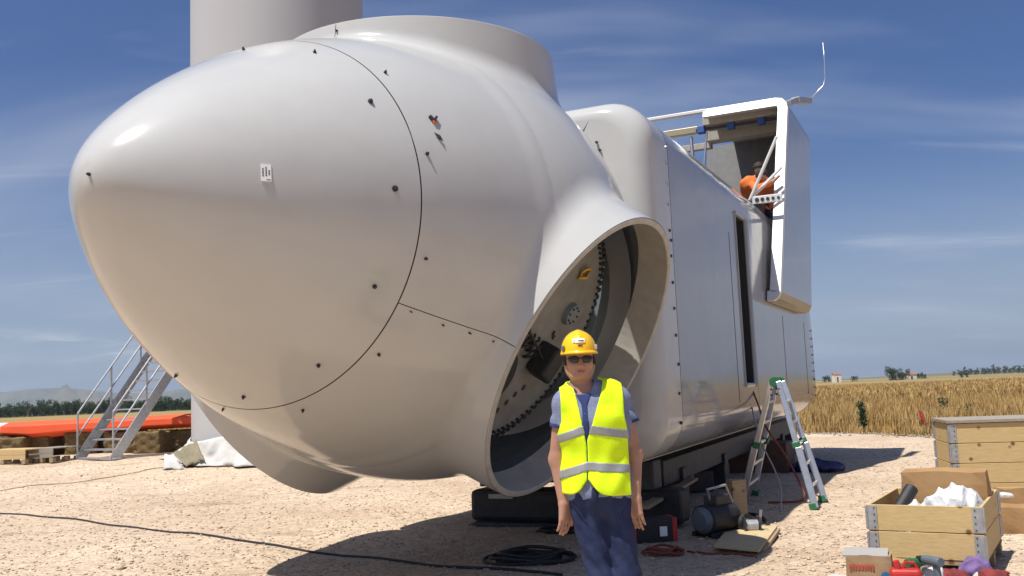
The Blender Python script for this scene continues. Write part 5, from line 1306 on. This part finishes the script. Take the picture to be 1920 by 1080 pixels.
pl('sticker_print', helm_patch(-.012, .022, 1.769, 1.775, .0045), (-.02, -.19, 1.76), (.03, -.02, 1.785), .0022, 'greyplastic', hel); pl('sticker_print', helm_patch(-.034, -.029, 1.765, 1.779, .0045), (-.04, -.19, 1.755), (-.02, -.02, 1.785), .0022, 'ink', hel)
pl('helmet_mark', helm_patch(-.013, .013, 1.742, 1.7475, .002), (-.02, -.19, 1.735), (.02, -.02, 1.755), .002, 'ink', hel)
for s in (-1, 1):
    mb = MB(); mb.box(Vector((PX + .092 * s, PY - .045, 1.735)), (.016, .05, .028)); mb.build('side_clip', 'greyplastic' if s < 0 else 'rim', hel, bevel=.005)
glass = SDF()
for s in (-1, 1): glass.ell((.034 * s, -.094, 1.668), (.031, .010, .0215), k=.002)
lens_o = pl('sunglasses', glass, (-.08, -.12, 1.63), (.08, -.06, 1.70), .003, 'lens')
mb = MB(); mb.bar((PX - .012, PY - .104, 1.676), (PX + .012, PY - .104, 1.676), .006, .007)
for s in (-1, 1): mb.bar((PX + .062 * s, PY - .092, 1.678), (PX + .081 * s, PY + .01, 1.672), .005, .010); mb.bar((PX + .058 * s, PY - .096, 1.678), (PX + .066 * s, PY - .088, 1.678), .008, .014)
mb.build('glasses_frame', 'lens', lens_o)
def hair_f(P):
    d = headS(P) - .006; return np.maximum(np.maximum(d, 1.640 - .02 * np.sin(P[:, 0] * 300) * .1 - P[:, 2] - .03 * (P[:, 1] > .03)), np.maximum(-.012 - P[:, 1], P[:, 2] - 1.72))
pl('hair', hair_f, (-.1, -.1, 1.58), (.1, .13, 1.74), .006, 'hair')
def lip_f(P):
    e_ = P - np.array([0, -.0955, 1.5985]); return (np.linalg.norm(e_ / np.array([.024, .006, .0095]), axis=1) - 1) * .006
pl('lips', lip_f, (-.03, -.11, 1.58), (.03, -.08, 1.62), .003, 'lip')

# ------------------------------------------------------------------ worker leaning into the open roof
wp = at_depth(1412, 352, N(8.5, 1.5, 4.4).y); wz = wp.z - 1.20
wk = thing('person', 'worker in orange jacket bending over inside the open roof hatch', 'person', (wp.x, wp.y, wz))
SW = SDF()
SW.rcone((.10, .25, .85), (-.02, .02, 1.22), .16, .17, k=.08).rcone((-.02, .02, 1.22), (-.10, -.10, 1.24), .15, .12, k=.06)
SW.rcone((-.10, -.12, 1.24), (-.02, -.32, 1.12), .055, .05, k=.04).rcone((-.02, -.32, 1.12), (.22, -.36, 1.20), .045, .035, k=.03).rcone((.22, -.36, 1.20), (.34, -.37, 1.30), .033, .025, k=.03)
SW.rcone((.02, .05, 1.28), (.10, -.10, 1.36), .06, .055, k=.04).ell((.12, -.14, 1.36), (.085, .10, .11), k=.03)
SW.rcone((.05, .3, .85), (.03, .28, .45), .1, .07, k=.05).rcone((.03, .28, .45), (.03, .32, .05), .065, .045, k=.04).rcone((.22, .3, .85), (.24, .28, .45), .1, .07, k=.05).rcone((.24, .28, .45), (.24, .32, .05), .065, .045, k=.04)
def wl(name, f, lo, hi, h, m):
    v, f_ = surface_net(f, lo, hi, h, 1); v = v + np.array([wp.x, wp.y, wz]); return link(name, mesh_np(name, v, f_), m, wk, smooth=True)
wl('body', SW, (-.35, -.50, 0), (.45, .5, 1.55), .016, 'skin')
def jacket(P): return np.maximum(np.maximum(SW(P) - .016 + wr(P, .006, 22), P[:, 0] - .20), np.maximum(.7 - P[:, 2], np.linalg.norm(P - np.array([.14, -.16, 1.38]), axis=1) * -1 + .135))
wl('jacket', jacket, (-.40, -.55, .65), (.30, .55, 1.45), .014, 'hiorange')
wl('trousers', lambda P: np.maximum(np.maximum(SW(P) - .014, P[:, 2] - .86), .08 - P[:, 2]), (-.2, .0, 0), (.45, .55, .95), .016, 'trousers')
wl('cap', lambda P: np.maximum(np.linalg.norm((P - np.array([.12, -.13, 1.39])) / np.array([.10, .115, .11]), axis=1) - 1, -1) * .1 if True else 0, (-.02, -.30, 1.25), (.27, .04, 1.54), .012, 'hair')
wp2 = at_depth(1424, 345, N(9.5, 1.5, 4.5).y); wz2 = wp2.z - 1.22
w2 = thing('person', 'second worker in orange and red clothing half hidden by the hatch rim', 'person', (wp2.x, wp2.y, wz2))
S2 = SDF()
S2.rcone((.15, .12, .85), (.04, .0, 1.18), .15, .16, k=.08).rcone((.04, 0, 1.18), (-.02, -.05, 1.28), .14, .10, k=.06).rcone((-.10, -.05, 1.24), (-.22, -.20, 1.14), .052, .045, k=.04).rcone((-.22, -.20, 1.14), (-.33, -.27, 1.08), .042, .03, k=.03)
S2.rcone((.0, -.02, 1.34), (-.01, -.05, 1.42), .055, .052, k=.03).ell((-.01, -.06, 1.47), (.075, .09, .10), k=.03)
S2.rcone((.10, .12, .85), (.08, .1, .45), .1, .07, k=.05).rcone((.08, .1, .45), (.08, .14, .05), .065, .045, k=.04).rcone((.26, .12, .85), (.27, .1, .45), .1, .07, k=.05).rcone((.27, .1, .45), (.27, .14, .05), .065, .045, k=.04)
def w2l(name, f, lo, hi, h, m):
    v, f_ = surface_net(f, lo, hi, h, 1); v = v + np.array([wp2.x, wp2.y, wz2]); return link(name, mesh_np(name, v, f_), m, w2, smooth=True)
w2l('body', S2, (-.42, -.40, 0), (.45, .4, 1.62), .016, 'skin')
w2l('jacket', lambda P: np.maximum(np.maximum(S2(P) - .016 + wr(P, .006, 22), -.20 - P[:, 0]), np.maximum(.7 - P[:, 2], P[:, 2] - 1.355)), (-.35, -.40, .65), (.35, .4, 1.45), .014, 'hiorange')
w2l('cap', lambda P: np.maximum(np.linalg.norm((P - np.array([-.01, -.05, 1.50])) / np.array([.095, .115, .11]), axis=1) - 1, (1.49 - P[:, 2]) * 9) * .1, (-.15, -.2, 1.45), (.12, .1, 1.65), .012, 'hair')
w2l('trousers', lambda P: np.maximum(np.maximum(S2(P) - .014, P[:, 2] - .86), .08 - P[:, 2]), (-.1, -.15, 0), (.45, .35, .95), .016, 'trousers')

# ------------------------------------------------------------------ plants, flag, far things
def leafy(name, c, hgt, spread, nleaf, m, label, seed, leaf=.10):
    r7 = np.random.default_rng(seed); t = thing(name, label, 'plant', c)
    mb = MB(); stems = []
    for i in range(5):
        a = r7.random() * 6.28; tip = Vector(c) + Vector((math.cos(a) * spread * r7.random(), math.sin(a) * spread * r7.random(), hgt * r7.uniform(.7, 1.0)))
        midp = Vector(c).lerp(tip, .5) + Vector((r7.normal() * .03, r7.normal() * .03, 0)); mb.tube([Vector(c) + Vector((0, 0, -.1)), midp, tip], [.012, .009, .005], 5); stems.append((Vector(c), midp, tip))
    mb.build('stem', 'thistle', t)
    mb = MB()
    for i in range(nleaf):
        s = stems[i % 5]; u = r7.uniform(.12, 1); p_ = s[0].lerp(s[1], u * 2) if u < .5 else s[1].lerp(s[2], u * 2 - 1)
        d = Vector((r7.normal(), r7.normal(), .5 * r7.normal() + .2)).normalized(); sdv = d.cross(Vector((r7.normal(), r7.normal(), r7.normal()))).normalized(); L = leaf * r7.uniform(.6, 1.3)
        mb.add([p_, p_ + d * L * .5 + sdv * L * .2, p_ + d * L, p_ + d * L * .5 - sdv * L * .2], [(0, 1, 2), (0, 2, 3)])
    mb.build('leaves', m, t); return t
leafy('thistle', tuple(gp(1621, 812)), .95, .16, 420, 'thistle', 'tall green thistle growing at the edge of the dry field', 2, .11)
leafy('thistle', tuple(gp(1772, 788)), .75, .2, 260, 'thistle', 'pale green weed standing further out in the dry grass', 3, .12)
leafy('thistle', tuple(gp(1822, 792)), .6, .3, 200, 'thistle', 'low spreading weed in dry grass above the tall crate', 4, .10)
fp = gp(1738, 812); fl_ = thing('marker_flag', 'small red flag on a thin stake at the edge of the field', 'flag', fp)
d0 = fp.y; mb = MB(); mb.cyl(fp, at_depth(1729, 768, d0), .008, n=6); mb.build('stake', 'pineold', fl_)
p4 = [at_depth(1722, 769, d0), at_depth(1731, 773, d0 + .03), at_depth(1738, 799, d0), at_depth(1727, 786, d0 - .04)]
mb = MB(); mb.add(p4 + [q + Vector((0, .012, 0)) for q in p4], [(0, 1, 2, 3), (7, 6, 5, 4), (0, 4, 5, 1), (1, 5, 6, 2), (2, 6, 7, 3), (3, 7, 4, 0)]); mb.build('cloth', mat('flag_red', (.55, .03, .04), rough=.8), fl_)
fp = gp(1800, 812); d0 = fp.y; f2_ = thing('marker_stake', 'short white and orange tipped marker stake behind the tall crate', 'stake', fp)
mb = MB(); mb.cyl(fp, at_depth(1796, 797, d0), .02, n=8); mb.build('stake', 'hoodwhite', f2_); mb = MB(); mb.cyl(at_depth(1796, 797, d0), at_depth(1795, 791, d0), .03, n=8); mb.build('tip', mat('tip_orange', (.7, .12, .05), rough=.7), f2_)

def tree_proto(seed, h=5.0, w=4.0):
    r8 = np.random.default_rng(seed)
    mt = MB(); mt.tube([(0, 0, -.3), (.05, 0, h * .3), (0, .05, h * .62)], [.18, .13, .06], 6)
    for i in range(4): a = r8.random() * 6.28; mt.tube([(0, 0, h * .3), (math.cos(a) * w * .2, math.sin(a) * w * .2, h * .55), (math.cos(a) * w * .3, math.sin(a) * w * .3, h * .7)], [.08, .05, .03], 5)
    vs, fs = [], []; cl = []
    for i in range(12): a = r8.random() * 6.28; rr = w * .42 * math.sqrt(r8.random()); cl.append((rr * math.cos(a), rr * math.sin(a), h * r8.uniform(.14, .92) * (1 - .12 * (rr / w)), w * r8.uniform(.14, .24)))
    for i in range(700):
        c0 = cl[r8.integers(len(cl))]; d = r8.normal(size=3); d /= np.linalg.norm(d); p_ = np.array(c0[:3]) + d * c0[3] * r8.uniform(.6, 1.15)
        t1 = r8.normal(size=3); t1 /= np.linalg.norm(t1); t2 = np.cross(t1, r8.normal(size=3)); t2 /= np.linalg.norm(t2); L = r8.uniform(.22, .46)
        o = len(vs); vs += [tuple(p_ - t1 * L), tuple(p_ + t2 * L * .6), tuple(p_ + t1 * L)]; fs.append((o, o + 1, o + 2))
    mc = MB(); mc.add(vs, fs); return mt.mesh('trunk'), mc.mesh('crown')
protos = [tree_proto(60 + i, *s) for i, s in enumerate(((5.0, 4.6), (6.0, 4.0), (4.2, 5.2), (7.0, 3.4)))]
def tree(x, y, s, k, label, group):
    t = thing('tree', label, 'tree', (x, y, float(gz(x, y)) - .1), group); t.scale = (s, s, s); t.rotation_euler = (0, 0, random.random() * 6)
    for me, nm, mm in ((protos[k][0], 'trunk', 'bark'), (protos[k][1], 'crown', 'leaf')):
        o = bpy.data.objects.new(nm, me); col.objects.link(o); o.parent = t
        if not me.materials: me.materials.append(M[mm])
for i in range(110):
    px = -30 + i * 3.9 + random.uniform(-4, 4); d = 290 + random.uniform(-25, 60); p_ = at_depth(px, 770, d)
    tree(p_.x, d, random.uniform(.55, .85), (0, 2, 0, 2, 1)[i % 5], 'dark tree in the distant row behind the orange blade', 'far row of trees behind the blade')
for px, d, s, k in ((1672, 420, 1.15, 0), (1679, 425, 1.3, 2), (1690, 430, .8, 2), (1697, 432, .9, 0), (1602, 500, .7, 2), (1724, 480, .7, 2), (1732, 470, .6, 0), (1804, 420, .5, 2), (1812, 425, .45, 0), (1545, 600, .9, 2), (1553, 610, .8, 0)):
    p_ = at_depth(px, 705, d); tree(p_.x, d, s, k, 'small dark tree on the far edge of the dry field', 'far trees beyond the dry field')
for i in range(26):
    px = 1790 + i * 6.5 + random.uniform(-3, 3); d = 1120; p_ = at_depth(px, 696, d); t_ = 0
    tree(p_.x, d, random.uniform(1.0, 1.7), i % 4, 'distant tree in the wood line along the low ridge', 'trees along the low ridge')
def house(px, d, w, h, label):
    p_ = at_depth(px, 712, d); z = 0.0; t = thing('farmhouse', label, 'house', (p_.x, d, z))
    mb = MB(); mb.box((p_.x, d, z + h / 2), (w, w * .8, h)); mb.build('wall', 'housewall', t)
    mb = MB(); a = w / 2 + .2; b2 = w * .4 + .2; mb.add([(p_.x - a, d - b2, z + h), (p_.x + a, d - b2, z + h), (p_.x + a, d + b2, z + h), (p_.x - a, d + b2, z + h), (p_.x - a, d, z + h + w * .22), (p_.x + a, d, z + h + w * .22)], [(0, 1, 5, 4), (2, 3, 4, 5), (0, 4, 3), (1, 2, 5), (0, 3, 2, 1)]); mb.build('roof', 'roof', t)
    mb = MB(); mb.box((p_.x, d - w * .4 - .02, z + h * .35), (w * .18, .06, h * .6)); mb.build('door', 'bark', t)
house(1569, 420, 3.2, 3.6, 'small pale farm building alone at the horizon beside the nacelle')
house(1707, 440, 4.6, 2.2, 'low white farmhouse beside the dark clump of trees')
house(70, 300, 4.5, 1.8, 'low pale farm building in front of the distant tree row')

# ------------------------------------------------------------------ air
hz = MB(); hz.box((0, 1500, 64.0), (12400, 10000, 132.5)); ho = hz.build('haze', None)
hm = bpy.data.materials.new('haze_air'); hm.use_nodes = True; n, l = hm.node_tree.nodes, hm.node_tree.links
n.remove(n['Principled BSDF']); pv = n.new('ShaderNodeVolumePrincipled'); pv.inputs['Color'].default_value = (.72, .84, 1.0, 1); pv.inputs['Density'].default_value = 0.00015; pv.inputs['Anisotropy'].default_value = .3
l.new(pv.outputs[0], n['Material Output'].inputs['Volume']); ho.data.materials.append(hm)
tag(ho, 'thin summer haze over the plain', 'haze', kind='stuff')
